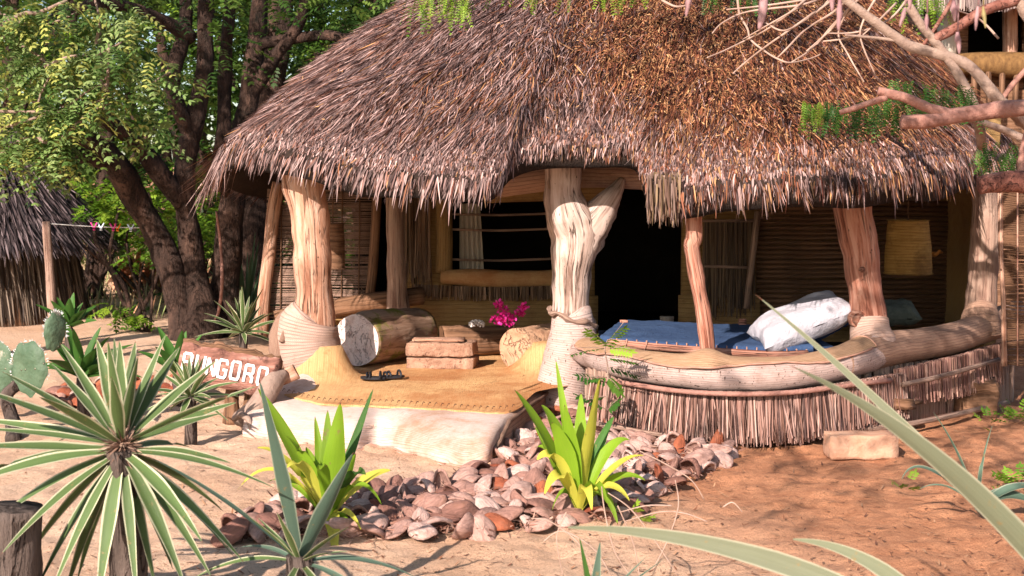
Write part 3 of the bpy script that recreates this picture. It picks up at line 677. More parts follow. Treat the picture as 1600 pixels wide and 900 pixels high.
# stick fringe below the sill
def fringe(pts_top, length, n, mat_cols, name, parent, w=(0.008, 0.014), spread=0.05, out=0.1, tilt=0.0, wob=0.02, jitlen=0.2, k=3):
    C = crspline([tuple(p) for p in pts_top], 10); C = np.array(C); acc = np.concatenate([[0], np.cumsum(np.linalg.norm(np.diff(C, axis=0), axis=1))])
    u = rng.uniform(0, acc[-1], n); B = np.stack([np.interp(u, acc, C[:, i]) for i in range(3)], 1)
    Lx = np.interp(u, acc, np.interp(np.linspace(0, 1, len(C)), np.linspace(0, 1, len(length)), length))
    tang = np.stack([np.interp(u+0.02, acc, C[:, i])-np.interp(u-0.02, acc, C[:, i]) for i in range(3)], 1); tang[:, 2] = 0; tang = unit(tang)
    N = np.stack([tang[:, 1], -tang[:, 0], np.zeros(n)], 1); N *= np.where(N[:, 1] > 0, -1, 1)[:, None]
    B = B+N*rng.uniform(-wob, wob, n)[:, None]
    D = unit(np.array([0, 0, -1.])+N*rng.uniform(0.0, out, n)[:, None]+tang*rng.normal(tilt, spread, n)[:, None])
    c = np.array(mat_cols)[rng.integers(0, len(mat_cols), n)]*rng.uniform(.8, 1.2, (n, 1))
    v, f, cc = strips(B, D, N, Lx*rng.uniform(1-jitlen, 1+jitlen*.3, n), rng.uniform(w[0], w[1], n), rng.uniform(-.06, .06, n), c, k=k, prof=[1, 1, .95, .7], twist=.7)
    return meshobj(name, v, f, M['straw'], parent, col=cc, kind='stuff', smooth=False)
dk = [(0.16, 0.09, 0.05), (0.26, 0.16, 0.10), (0.10, 0.06, 0.035)]
fringe([P(645, 444, BY-.1), P(760, 448, BY-.1), P(880, 446, BY-.1)], [.13], 420, dk, 'sill_fringe', hut)
# upright reed bundle panel left of the window, and the dark sheet wall above
fringe([P(628, 300, BY-.04), P(672, 300, BY-.04)], [.86], 120, dk, 'reed_panel', hut, spread=.02, out=.03)
# lintel over the doorway
mb = MB(); tube(mb, [P(780, 285, 10.6), P(900, 272, 10.4), P(1010, 276, 10.3), P(1120, 285, 10.3)], [.11, .10, .10, .09], 12, 0.1, 3); mb.build('lintel', M['mat_brown'], hut)
mb = MB(); tube(mb, [P(760, 300, 12.6), P(860, 296, 12.6), P(960, 296, 12.6)], [.1]*3, 12, 0.1, 3); mb.build('lintel', M['mat_wall'], hut)
# rest of right inner wall : reed mat boards, shutter
for k in range(26):
    mb = MB(); y = 318+k*7.6; xa = 1182; xb = 1500
    tube(mb, [P(xa, y, 12.3), P((xa+xb)/2, y+random.uniform(-1, 1), 12.28), P(xb, y, 12.3)], [.019]*3, 6, 0.12, 5); mb.build('wall_reed', M['dark_wood'], hut)
shutter = thing('reed_shutter', 'dark upright reed shutter leaning on the inner wall behind the slim post', 'shutter', P(1130, 500, 12.2))
fringe([P(1100, 345, 12.2), P(1180, 342, 12.2)], [.82], 190, [(0.10, 0.06, 0.035), (0.15, 0.10, 0.06), (0.07, 0.045, 0.03)], 'reeds', shutter, spread=.02, out=.03)
for a, b in (((1184, 330), (1166, 482)), ((1098, 345), (1180, 345)), ((1100, 416), (1172, 418))):
    mb = MB(); tube(mb, [P(a[0], a[1], 12.15), P(b[0], b[1], 12.15)], [.03 if a[0] == 1184 else .012]*2, 6, .1, n=3); mb.build('frame_stick', M['pole_wood'], shutter)
wallbox(X(1062, 12.2), X(1190, 12.2), 0.2, Z(462, 12.2), 12.22, .06, M['mat_wall'], 'wall_base')

# --- curved bay with the sitting rail
RAIL = [(898, 543, 10.10, .09), (930, 556, 9.75, .098), (985, 571, 9.30, .102), (1060, 581, 9.02, .104), (1150, 587, 8.90, .105), (1235, 584, 8.92, .10), (1310, 569, 9.12, .105),
        (1372, 547, 9.45, .12), (1440, 537, 9.75, .106), (1500, 525, 10.05, .106), (1548, 508, 10.4, .11), (1590, 492, 11.0, .11)]
rail_pts = [P(a, b, c) for a, b, c, d in RAIL]
mb = MB(); tube(mb, rail_pts[:8], [r[3] for r in RAIL[:8]], 24, 0.08, 5, n=8, uvs=1.5); mb.build('bay_rail', M['mat_old'], hut)
mb = MB(); tube(mb, rail_pts[6:], [RAIL[6][3]+.006]+[r[3]+.004 for r in RAIL[7:]], 24, 0.08, 4, n=8, uvs=1.5); mb.build('bay_rail', M['mat_brown'], hut)
mb = MB(); tube(mb, [P(1358, 500, 9.58), P(1360, 520, 9.55), P(1366, 542, 9.5), P(1370, 552, 9.5)], [rpx(60, 9.6), rpx(64, 9.6), rpx(74, 9.6), rpx(60, 9.6)], 22, .06, 5, caps=False, uvs=1.3, swap=True); mb.build('post_wrapping', M['mat_post'], hut)
mb = MB(); tube(mb, [P(1532, 486, 10.35), P(1532, 500, 10.3), P(1532, 520, 10.3)], [rpx(52, 10.3), rpx(60, 10.3), rpx(66, 10.3)], 18, .06, 5, caps=False, uvs=1.3, swap=True); mb.build('post_wrapping', M['mat_brown'], hut)
# draped strip of matting over the rail
Crail = crspline([(p.x, p.y, p.z, r[3]) for p, r in zip(rail_pts, RAIL)], 12)
V = []; UV = []; Fc = []; L = 0; KA = 12
sub = Crail[8:80]
for i, c in enumerate(sub):
    p = Vector(c[:3]); nxp = Vector(Crail[min(8+i+1, len(Crail)-1)][:3]); t = (nxp-p).normalized(); side = Vector((0, 0, 1)).cross(t).normalized()
    if side.y > 0: side = -side     # toward camera
    if i: L += (p-Vector(sub[i-1][:3])).length
    pxx = pxof(p)[0]
    a1 = 1.02+0.16*math.sin(L*7)+0.1*mn.noise(Vector((L*9, 0, 0)))-0.25*math.exp(-((pxx-1230)/60)**2)
    if pxx > 1290: a1 = 1.0
    a0 = -1.25
    for k in range(KA+1):
        a = a0+(a1-a0)*k/KA; r = c[3]+0.014+0.006*mn.noise(Vector((L*6, a*2, 0)))
        r += 0.05*math.exp(-((pxx-1106)/26)**2)*max(0, math.cos(a))
        V.append(p+Vector((0, 0, 1))*r*math.cos(a)*(1.0)+side*r*math.sin(a)); UV.append((L*1.5, a*.14))
for i in range(len(sub)-1):
    for k in range(KA): a = i*(KA+1)+k; Fc.append((a, a+KA+1, a+KA+2, a+1))
meshobj('draped_mat', V, Fc, M['mat_rail'], hut, uv=UV)
mb = MB(); tube(mb, [Vector(V[i*(KA+1)+KA]) for i in range(0, len(sub), 2)], [.007]*len(range(0, len(sub), 2)), 6, .4, 40, n=2); mb.build('mat_hem', M['cord'], hut)
mb = MB(); tube(mb, [Vector(V[(len(sub)-1)*(KA+1)+k]) for k in range(3, KA+1)], [.006]*(KA-2), 6, .4, 40, n=1); mb.build('mat_hem', M['cord'], hut)
# pole under the rail
def railpx(lst, rr, mat, name, seg=8):
    mb = MB(); tube(mb, [P(*a) for a in lst], [rr]*len(lst) if not isinstance(rr, list) else rr, seg, .12, 8); return mb.build(name, mat, hut)
railpx([(935, 592, 9.5), (985, 600, 9.12), (1060, 611, 8.85), (1150, 616, 8.74), (1240, 613, 8.76), (1320, 603, 8.95), (1392, 594, 9.25)], .016, M['limb_pink'], 'binding_pole')
railpx([(1410, 601, 9.28), (1470, 588, 9.5), (1560, 562, 10.1)], .018, M['pole_wood'], 'binding_pole')
# skirt of hanging sticks
sk = [(0.31, 0.175, 0.135), (0.18, 0.09, 0.065), (0.38, 0.235, 0.19), (0.07, 0.035, 0.028), (0.24, 0.13, 0.10), (0.40, 0.27, 0.215), (0.12, 0.06, 0.042)]
top = [(925, 590, 9.62), (985, 598, 9.2), (1060, 608, 8.93), (1150, 612, 8.82), (1240, 610, 8.84), (1320, 598, 9.02), (1412, 582, 9.4)]
fringe([P(*a) for a in top], [.26, .30, .31, .32, .33, .31, .30], 2600, sk, 'stick_skirt', hut, w=(.006, .012), spread=.05, out=.12, tilt=0.0, wob=.03, jitlen=.10)
fringe([P(*(a[0], a[1]+4, a[2]-.02)) for a in top], [.24, .28, .31, .32, .32, .28, .26], 900, sk, 'stick_skirt', hut, w=(.006, .012), spread=.08, out=.20, tilt=0.02, wob=.02, jitlen=.2)
top2 = [(1400, 578, 9.42), (1460, 564, 9.62), (1510, 552, 9.9), (1562, 536, 10.3)]
fringe([P(*a) for a in top2], [.25, .27, .29, .31], 1300, [(0.30, 0.16, 0.12), (0.20, 0.10, 0.08), (0.40, 0.24, 0.18)], 'stick_skirt', hut, w=(.006, .012), spread=.05, out=.12, wob=.03)
# wall of upright poles under the skirt
lowpath = [(918, 9.85), (935, 9.60), (975, 9.34), (1040, 9.14), (1130, 9.04), (1230, 9.04), (1300, 9.16), (1380, 9.45), (1450, 9.75), (1520, 10.15), (1590, 10.8)]
lp = crspline([(X(a, Y_), Y_) for a, Y_ in lowpath], 16); lp = np.array(lp); acc = np.concatenate([[0], np.cumsum(np.linalg.norm(np.diff(lp, axis=0), axis=1))])
proto = None; nst = int(acc[-1]/0.056)
for k in range(nst):
    u = (k+.5)*acc[-1]/nst; x = np.interp(u, acc, lp[:, 0])+random.uniform(-.006, .006); y = np.interp(u, acc, lp[:, 1])+random.uniform(-.012, .012)
    if k < 4:
        mb = MB(); r = .024+.003*(k % 3); tube(mb, [Vector((0, 0, -.05)), Vector((.006*(k-1.5), 0, .2)), Vector((0, .004, .44))], [r*1.05, r, r*.92], 9, .12, 9, n=2, off=k*3)
        o = mb.build('upright_pole', M['pole_wood'], None); o.parent = hut
        if k == 0: protos = []
        protos.append(o.data)
    else:
        o = bpy.data.objects.new('upright_pole', random.choice(protos)); COL.objects.link(o); o.parent = hut
    o.location = Vector((x, y, 0))-ORG[hut.name]; o.rotation_euler = (random.uniform(-.04, .04), random.uniform(-.04, .04), random.uniform(0, 6))
# dark backing, horizontal binders
V = []
for q in lp: V += [(q[0], q[1]+.05, -.02), (q[0], q[1]+.05, .46)]
meshobj('backing_mat', V, [(2*i, 2*i+2, 2*i+3, 2*i+1) for i in range(len(lp)-1)], M['dark_wood'], hut)
railpx([(850, 655, 9.7), (930, 662, 9.2), (1010, 676, 8.98), (1060, 682, 8.92)], .016, M['pole_wood'], 'binding_pole')
railpx([(1300, 672, 9.0), (1380, 668, 9.2), (1450, 657, 9.42), (1575, 629, 10.1)], .02, M['pole_wood'], 'binding_pole')
railpx([(1290, 650, 9.1), (1360, 640, 9.2), (1440, 628, 9.5)], .016, M['dark_wood'], 'binding_pole')
mb = MB(); box(mb, P(1395, 632, 9.3), .16, .03, .035, R(20), .03, 4); mb.build('old_board', M['dark_wood'], hut)

# --- right reed panel
panel = thing('reed_blind', 'tall pale-edged reed blind hanging at the right corner of the hut', 'blind', P(1600, 570, 10.0))
mb = MB(); tube(mb, [P(1563, 300, 10.0), P(1564, 400, 10.0), P(1568, 480, 9.97), P(1569, 572, 9.95)], [.02, .018, .018, .022], 8, .15, 8); mb.build('edge_pole', M['post_wood'], panel)
for k in range(96):
    y = 292+k*2.9; mb = MB() if k % 12 == 0 else mb
    tube(mb, [P(1566, y+random.uniform(-1, 1), 10.0), P(1620, y+4*math.sin(k*.21)+random.uniform(-2, 2), 9.96), P(1690, y+random.uniform(-2, 2), 10.0)], [.007]*3, 5, n=2)
    if k % 12 == 11: mb.build('reeds', M['dark_wood'], panel, kind='stuff')
for xx in (1590, 1625, 1660):
    mb = MB(); tube(mb, [P(xx, 292, 9.95), P(xx, 572, 9.93)], [.006]*2, 5, n=1); mb.build('tie_cord', M['cord'], panel)

# --- bed, pillow
bed = thing('rope_bed', 'low wooden rope bed with a blue mattress behind the curved rail', 'bed', P(1130, 560, 9.9))
mb = MB(); tube(mb, [P(952, 535, 9.60), P(1010, 541, 9.46), P(1100, 548, 9.40), P(1200, 554, 9.40), P(1262, 553, 9.42)], [.026]*5, 10, .08, 9); mb.build('side_pole', M['red_wood'], bed)
for k in range(20):
    c = P(962+k*15.6, 536+min(1, k/10)*11+max(0, k-10)*.7, 9.44-.02*0+ (0.14 if k < 1 else 0.08 if k < 3 else .02 if k < 6 else 0)*1.0)
    mb = MB(); V = [c+Vector((.004*math.sin(a)*0+.008*math.sin(a), -.031*math.cos(a), .031*math.sin(a))) for a in np.linspace(0, 6.28, 11)]
    tube(mb, V, [.0045]*11, 5, n=1, caps=False); mb.build('rope_lashing', M['cord'], bed)
for a in ((975, 500, 10.55), (1287, 545, 9.45), (1160, 498, 10.75), (965, 540, 9.7)):
    top_ = P(*a); mb = MB(); box(mb, (top_.x, top_.y, top_.z/2+.1), .028, .028, top_.z/2-.1, 0, .006, 3); mb.build('leg', M['red_wood'], bed)
V = []; UV = []; A = [P(938, 527, 9.75), P(1010, 536, 9.5), P(1100, 541, 9.45), P(1200, 544, 9.45), P(1272, 541, 9.5)]
Bk = [P(972, 503, 10.7), P(1040, 505, 10.7), P(1110, 509, 10.75), P(1190, 509, 10.8), P(1335, 505, 10.8)]
fa = crspline([tuple(p) for p in A], 14); ba = crspline([tuple(p) for p in Bk], 14)
prof = [(-.0, -.045), (-.02, -.03), (-.025, -.01), (-.012, .008), (.03, .015)]
KK = 16
for i in range(len(fa)):
    f_ = Vector(fa[i]); b_ = Vector(ba[i]); d = (b_-f_); dh = d.normalized()
    for a, bb in prof: V.append(f_+dh*a+Vector((0, 0, bb))); UV.append((i*.04, a))
    for k in range(1, KK+1):
        t = k/KK; p = f_+d*t; p.z += .015+.010*nz(p, 7)+.005*nz(p, 21); V.append(p); UV.append((i*.04, t))
q = len(prof)+KK; Fc = [(i*q+k, (i+1)*q+k, (i+1)*q+k+1, i*q+k+1) for i in range(len(fa)-1) for k in range(q-1)]
meshobj('mattress', V, Fc, M['blue_cloth'], bed, uv=UV)
mb = MB(); box(mb, P(1110, 535, 10.15), .78, .55, .03, 0, 0, 3); mb.build('mattress_underside', M['blue_cloth'], bed)
def pillow(name, mat, c, axl, axw, axh, L, W_, T_, label, cat_, seed=0):
    V = []; Fc = []; n = 28
    al, aw, ah = Vector(axl).normalized(), Vector(axw).normalized(), Vector(axh).normalized()
    for s in (1, -1):
        for i in range(n+1):
            for k in range(n+1):
                u = -1+2*i/n; v = -1+2*k/n
                e = (max(0, 1-u**4))**.55*(max(0, 1-v**4))**.55
                pin = 1-0.10*(1-abs(u))*abs(v)**3; pin2 = 1-0.10*(1-abs(v))*abs(u)**3
                p = Vector(c)+al*u*L*pin2+aw*v*W_*pin+ah*s*T_*e
                fold = 0.012*math.sin(9*u+7*v+4*mn.noise(Vector((u*2+seed, v*2, s))))*(abs(u)**1.5+.15)*e**.5
                p += ah*(fold+.01*mn.noise(Vector((u*3+seed, v*3, s))))
                V.append(p)
        o = 0 if s == 1 else (n+1)**2
        for i in range(n):
            for k in range(n):
                a = o+i*(n+1)+k; f = (a, a+n+1, a+n+2, a+1); Fc.append(f if s == 1 else f[::-1])
    o = meshobj(name, V, Fc, mat, loc=tuple(c)); 
    md = o.modifiers.new('weld', 'WELD'); md.merge_threshold = .002
    return tag(o, label, cat_)
pillow('pillow', M['white_cloth'], P(1252, 502, 9.72), (1, .35, .36), (-.1, 1, .12), (-.3, -.1, 1), .38, .25, .115, 'large plump white pillow leaning up at the head of the bed', 'pillow')
pillow('pillow', M['green_cloth'], P(1395, 488, 10.5), (1, .1, .02), (0, 1, .3), (0, -.3, 1), .19, .15, .075, 'small dark green pillow in the shade right of the thick post', 'pillow', 5)

# --- lamps
def lampshade(px_, y0, y1, w0, w1, Y, mat, label):
    t = thing('hanging_lampshade', label, 'lampshade', P(px_, y1, Y)); mb = MB(); V = []; UV = []; Fc = []; n = 30
    for k in range(9):
        y = y0+(y1-y0)*k/8; w_ = w0+(w1-w0)*k/8
        for j in range(n+1):
            a = j/n*6.2832; c = P(px_, y, Y); r = rpx(w_, Y)*(1+.06*math.sin(math.pi*k/8)-.03)*(1+.04*nz((j*.5, k*.5, 0), 1)); V.append(c+Vector((math.cos(a)*r, math.sin(a)*r, 0))); UV.append((a*.1, c.z))
    Fc = [(k*(n+1)+j, k*(n+1)+j+1, (k+1)*(n+1)+j+1, (k+1)*(n+1)+j) for k in range(8) for j in range(n)]
    meshobj('shade', V, Fc, mat, t, uv=UV)
    for y in (y0, y1):
        mb = MB(); r = rpx((w0 if y == y0 else w1)+1, Y); tube(mb, [P(px_, y, Y)+Vector((math.cos(a)*r, math.sin(a)*r, 0)) for a in np.linspace(0, 6.2832, 25)], [.006]*25, 5, n=1, caps=False); mb.build('rim', mat, t)
    mb = MB(); tube(mb, [P(px_, y0, Y), P(px_, 230, Y)], [.005]*2, 5, n=1); mb.build('cord', M['dark_wood'], t)
    return t
lampshade(1419, 344, 427, 62, 74, 11.2, M['lamp_weave'], 'tapered golden rattan lampshade hanging right of the thick post')
lampshade(520, 350, 420, 34, 38, 11.6, M['dark_wood'], 'dark cylindrical lampshade half hidden behind the left post')
mb = MB(); c = P(1462, 398, 11.9); tube(mb, [c+Vector((0, .1, .0)), c, c+Vector((.03, -.03, .04))], [.02, .018, .014], 8, .1, 8); tube(mb, [c+Vector((-.09, 0, .01)), c+Vector((.06, 0, 0.02))], [.012, .008], 6, n=2)
o = mb.build('wall_bracket', M['lamp_glow'], None, loc=tuple(c)); tag(o, 'small amber metal bracket on the inner wall beside the golden lampshade', 'bracket')  # plain amber colour stands for the fixture's glint, nothing glows
# bucket in doorway
c = P(1042, 500, 11.4); mb = MB(); tube(mb, [Vector((c.x, c.y, .24)), Vector((c.x, c.y, c.z-.02)), Vector((c.x, c.y, c.z+.03))], [.05, .055, .06], 16, n=2); tag(mb.build('bucket', M['bucket_grey'], None, loc=(c.x, c.y, .24)), 'small grey tub standing in the dark doorway behind the bed', 'tub')

# ------------------------------------------------------------------ things on the platform
FZ = 0.24
def cutlog(name, endc, rad, axis, L, label, matb, mate, oval=1.0, seed=0, cat_='log'):
    c = Vector(endc); ax = Vector(axis).normalized(); t = thing(name, label, cat_, (c.x, c.y, c.z-rad))
    mb = MB(); tube(mb, [c+ax*(L*k/4) for k in range(5)], [rad, rad*1.0, rad*.97, rad*.93, rad*.9], 34, .10, 4, off=seed, caps=True, n=5); mb.build('bark', matb, t)
    up = Vector((0, 0, 1)); nrm = (up-ax*up.dot(ax)).normalized(); b = ax.cross(nrm); V = []; Fc = []; nr_ = 9; ns = 40
    for i in range(nr_+1):
        for j in range(ns):
            a = j/ns*6.2832; d = nrm*math.cos(a)+b*math.sin(a); r = rad*i/nr_; q = c+d*rad*.9
            rr = r*(1+.10*nz(q, 4, seed)+.04*nz(q, 12, seed))*.985; p = c+d*rr-ax*(.006+.012*abs(nz(c+d*rr, 16))); V.append(p)
    for i in range(nr_):
        for j in range(ns): Fc.append((i*ns+j, (i+1)*ns+j, (i+1)*ns+(j+1) % ns, i*ns+(j+1) % ns))
    meshobj('cut_face', V, Fc, mate, t); return t
cutlog('log_seat', (X(556, 10.85), 10.85, FZ+.215), .212, (.55, 1, 0), .9, 'thick mossy log lying on the entrance floor with a pale cracked cut end', M['log_wood'], M['log_end'], seed=2)
cutlog('log_seat', (X(806, 10.75), 10.75, FZ+.155), .165, (.75, .8, .05), .55, 'short rounded log with a smooth brown creased end beside the forked trunk', M['boulder'], M['boulder'], seed=9)
cutlog('log_seat', (X(690, 11.5), 11.5, FZ+.13), .13, (1, .25, 0), .62, 'low dark log in the shade behind the carved stone block', M['dark_wood'], M['dark_wood'], seed=5)
blk = thing('carved_block', 'pitted stone block with a groove round it, used as a low table', 'block', (X(690, 10.7), 10.7, FZ))
bx0 = X(690, 10.75)
mb = MB(); box(mb, (bx0, 10.88, FZ+.045), .262, .15, .045, R(-7), .012, 10, bev=.01); mb.build('lower_block', M['stone_block'], blk)
mb = MB(); box(mb, (bx0-.003, 10.88, FZ+.152), .258, .15, .055, R(-7), .014, 10, bev=.01); mb.build('upper_block', M['stone_block'], blk)
mb = MB(); box(mb, (bx0-.03, 10.85, FZ+.222), .20, .07, .009, R(-5), .006, 6); tag(mb.build('wooden_slat', M['post_wood'], None, loc=(bx0, 10.85, FZ+.21)), 'thin flat board lying on top of the pitted stone block', 'board')
# white knobbly shell on the dark log
c = P(745, 507, 11.3); mb = MB()
for k in range(36):
    a = k*2.4; zz = 1-k/24; r = math.sqrt(max(0, 1-min(1, abs(zz))**2)); d = Vector((math.cos(a)*r*.05, math.sin(a)*r*.04, zz*.03)); q = c+d
    tube(mb, [q, q+d*.35+Vector((0, 0, .002))], [.011, .006], 6, n=1)
tag(mb.build('sea_shell', M['shell_white'], None, loc=tuple(c)), 'small white knobbly shell on the dark log', 'shell')
# flowers
c = P(797, 500, 10.95); fl = thing('flower_bunch', 'bunch of bright magenta bougainvillea flowers behind the creased log', 'flowers', c)
n = 340; cen = [(783, 482, 8), (790, 492, 9), (812, 487, 7), (776, 496, 7), (800, 498, 9), (818, 480, 6), (795, 505, 7), (782, 500, 8), (780, 474, 5)]
B = []
for k in range(n):
    a, b_, r = random.choice(cen); B.append(P(random.gauss(a, r*.45), random.gauss(b_, r*.5), random.uniform(10.85, 11.0)))
B = np.array(B); D = unit(rng.normal(0, 1, (n, 3))); N = unit(np.cross(D, rng.normal(0, 1, (n, 3))))
pc = np.array([(0.62, 0.015, 0.22), (0.78, 0.05, 0.36), (0.45, 0.01, 0.15)])[rng.integers(0, 3, n)]
v, f, cc = strips(B, D, N, rng.uniform(.018, .032, n), rng.uniform(.016, .026, n), rng.uniform(-.4, .4, n), pc, prof=[.3, 1, .9, .1])
meshobj('petals', v, f, M['petal'], fl, col=cc, kind='stuff')
mb = MB()
for a, b_, r in cen: tube(mb, [P(798, 522, 10.95), P((a+798)/2, (b_+520)/2, 10.95), P(a, b_, 10.95)], [.003]*3, 4, n=2)
mb.build('stems', M['dark_wood'], fl)
# sandals
for a, b_, rz, lb in ((583, 593, 1.35, 'left black strappy sandal on the floor mat'), (612, 591, 1.75, 'right black strappy sandal on the floor mat')):
    c = G(a, b_, .258); c.z = .258+bumps(c.x, c.y); sd_ = thing('sandal', lb, 'sandal', c, 'pair of sandals'); Mz = Matrix.Rotation(rz, 3, 'Z')
    V = []; Fc = []; n = 26
    for z_ in (0, .016):
        for k in range(n):
            t = k/n*6.2832; x = .042*math.sin(t)*(1+.15*math.cos(t)); y = .095*math.cos(t); V.append(c+Mz@Vector((x, y, z_+.004)))
    Fc = [tuple(range(n))[::-1], tuple(range(n, 2*n))]+[(k, (k+1) % n, n+(k+1) % n, n+k) for k in range(n)]
    meshobj('sole', V, Fc, M['black_rubber'], sd_, smooth=False)
    for yy, hh in ((.045, .03), (.02, .034), (-.055, .04)):
        mb = MB(); pts = [c+Mz@Vector((.042*math.cos(t), yy+.01*math.cos(t), .016+hh*math.sin(t))) for t in np.linspace(0, math.pi, 7)]
        tube(mb, pts, [.009]*7, 6, .2, 30, n=2); mb.build('strap', M['black_rubber'], sd_)

# brick in front of the bay
br_c = G(1350, 719); mb = MB(); box(mb, (br_c.x, br_c.y+.10, .075), .21, .10, .075, R(2), .008, 8, bev=.008); mb2 = mb
tag(mb.build('loose_brick', M['brick'], None, loc=(br_c.x, br_c.y+.1, 0)), 'large sandy clay brick lying on the ground below the stick skirt', 'brick')
mb = MB(); c = G(1550, 668); box(mb, (c.x+.03, c.y+.45, .13), .14, .12, .13, R(-12), .03, 8); tag(mb.build('rubble_block', M['dark_wood'], None, loc=(c.x, c.y+.25, 0)), 'squat brown block against the shaded right foot of the hut', 'block')  # dark wood colour holds the shade of this corner

# ------------------------------------------------------------------ coconut husks
def husk_mesh(seed, openup=False):
    random.seed(seed); a, b, h = random.uniform(.082, .105), random.uniform(.060, .078), random.uniform(.045, .065)
    nu, nv = 18, 7; V = []; Fc = []
    def P_(i, k, sc):
        th = i/nu*6.2832; ph = k/nv*math.pi/2; ct = math.cos(th); st = math.sin(th)
        x = a*sc*ct*math.cos(ph)*(1+.06*abs(ct)**3); y = b*sc*st*math.cos(ph)*(1-.08*abs(ct)**2); z = h*sc*math.sin(ph)
        r = 1+.15*mn.noise(Vector((x*14+seed, y*14, z*14)))+.03*mn.noise(Vector((x*60+seed, y*60, z*60)))+.05*math.sin(5*th+seed)
        return Vector((x*r, y*r, z*r+.010*math.cos(2*th+seed)*math.cos(ph)))
    for sc in (1, .84):
        for k in range(nv+1):
            for i in range(nu): V.append(P_(i, k, sc)+Vector((0, 0, -.004 if sc < 1 else 0)))
    o = (nv+1)*nu
    for k in range(nv):
        for i in range(nu):
            q = (k*nu+i, k*nu+(i+1) % nu, (k+1)*nu+(i+1) % nu, (k+1)*nu+i); Fc.append(q); Fc.append(tuple(x+o for x in q)[::-1])
    for i in range(nu): Fc.append((i, o+i, o+(i+1) % nu, (i+1) % nu))
    me = bpy.data.meshes.new('coconut_husk'); me.from_pydata([tuple(v) for v in V], [], Fc); me.update()
    me.polygons.foreach_set('use_smooth', [True]*len(me.polygons)); return me
HM = [husk_mesh(s) for s in range(8)]; random.seed(21)
for m_ in HM: m_.materials.append(M['husk'])
HR = [husk_mesh(s+30) for s in range(3)]; random.seed(22)
for m_ in HR: m_.materials.append(M['husk_red'])
HP = [(352, 852), (366, 822), (400, 802), (450, 790), (530, 782), (575, 772), (640, 764), (700, 758), (748, 742), (784, 728), (786, 708), (812, 682), (832, 660), (850, 645), (900, 648), (945, 655), (1000, 682),
      (1100, 692), (1142, 700), (1138, 722), (1090, 748), (1055, 768), (1010, 782), (1000, 800), (940, 820), (860, 830), (760, 840), (640, 846), (540, 848), (470, 846), (400, 848)]
def place_husk(x, y, z, red=False, flip=False, lb=None, gp='coconut husks edging the entrance', tl=.62, s=1.0):
    o = bpy.data.objects.new('coconut_husk', random.choice(HR if red else HM)); COL.objects.link(o)
    o.location = (x, y, z); o.rotation_euler = (random.gauss(0, tl)+(math.pi if flip else 0), random.gauss(0, tl), random.uniform(0, 6.28)); s *= random.uniform(.72, 1.12); o.scale = (s, s, s)
    if lb is None:
        qx, qy = pxof((x, y, z))
        zone = ('along the edge of the pale mat' if (qx < 830 and qy < 752) else 'between the forked trunk and the stick skirt' if qy < 700 and qx < 1000 else 'at the right end under the stick skirt' if qx >= 1000 and qy < 790 else
                'at the left end behind the striped agave' if qx < 560 else 'in the outermost front row' if qy > 815 else 'around the right bright green plant' if qx > 820 else 'in the middle of the husk bed')
        o['label'] = ('reddish brown coconut husk lying ' if red else 'upturned hollow coconut husk lying ' if flip else 'weathered pinkish grey coconut husk lying ')+zone; gp = 'coconut husks '+zone
    else: o['label'] = lb or ('reddish coconut husk among the grey ones in the bed before the entrance' if red else 'hollow upturned coconut husk showing its inside in the bed before the entrance' if flip else 'weathered pinkish grey coconut husk in the bed before the entrance')
    o['category'] = 'coconut husk'; o['group'] = gp+(' (reddish)' if red else ' (upturned)' if flip else '')
pl = []; tries = 0; random.seed(5)
while tries < 9000 and len(pl) < 292:
    tries += 1; a = random.uniform(350, 1145); b = random.uniform(644, 864)
    if not inpoly(a, b, HP): continue
    g = G(a, b)
    if min([math.hypot(g.x-q[0], g.y-q[1]) for q in pl] or [9]) < .084: continue
    pl.append((g.x, g.y, a))
for x, y, a in pl:
    hz = .012+random.random()*.03
    if math.hypot(x-TRUNK.x, y-TRUNK.y+.2) < .8: hz += random.random()*.07
    r = random.random(); place_husk(x, y, hz+(.03 if r > .88 else 0), red=(r < .05), flip=(r > .88))
nF = 9000; fp = []
while len(fp) < nF:
    a = random.uniform(345, 1150); b = random.uniform(640, 868)
    if inpoly(a, b, HP): g = G(a, b); fp.append((g.x+random.gauss(0, .03), g.y+random.gauss(0, .04), .004+random.random()*.05))
B = np.array(fp); th = rng.uniform(0, 6.28, nF); D = unit(np.stack([np.cos(th), np.sin(th), rng.normal(0, .3, nF)], 1)); N = unit(np.cross(D, rng.normal(0, 1, (nF, 3))))
v, f, c = strips(B, D, N, rng.uniform(.02, .07, nF), rng.uniform(.003, .012, nF), rng.uniform(-.4, .4, nF), np.array([(.16, .07, .045), (.26, .13, .09), (.09, .04, .028), (.38, .23, .17)])[rng.integers(0, 4, nF)])
meshobj('husk_fibre', v, f, M['litter'], col=c, kind='stuff', smooth=False)  # dark fibre strips added to darken the gaps between husks
# second small row of reddish husks behind the big striped plant
random.seed(8)
for k in range(46):
    a = random.uniform(85, 330); g = G(a, 632-(a-85)*.10+random.uniform(-20, 14)); place_husk(g.x, g.y, .02+random.random()*.02, red=(k % 3 != 0), lb='dark %s coconut husk in the border behind the large striped plant' % ('reddish' if k % 3 else 'grey'), gp='coconut husks in the far border')

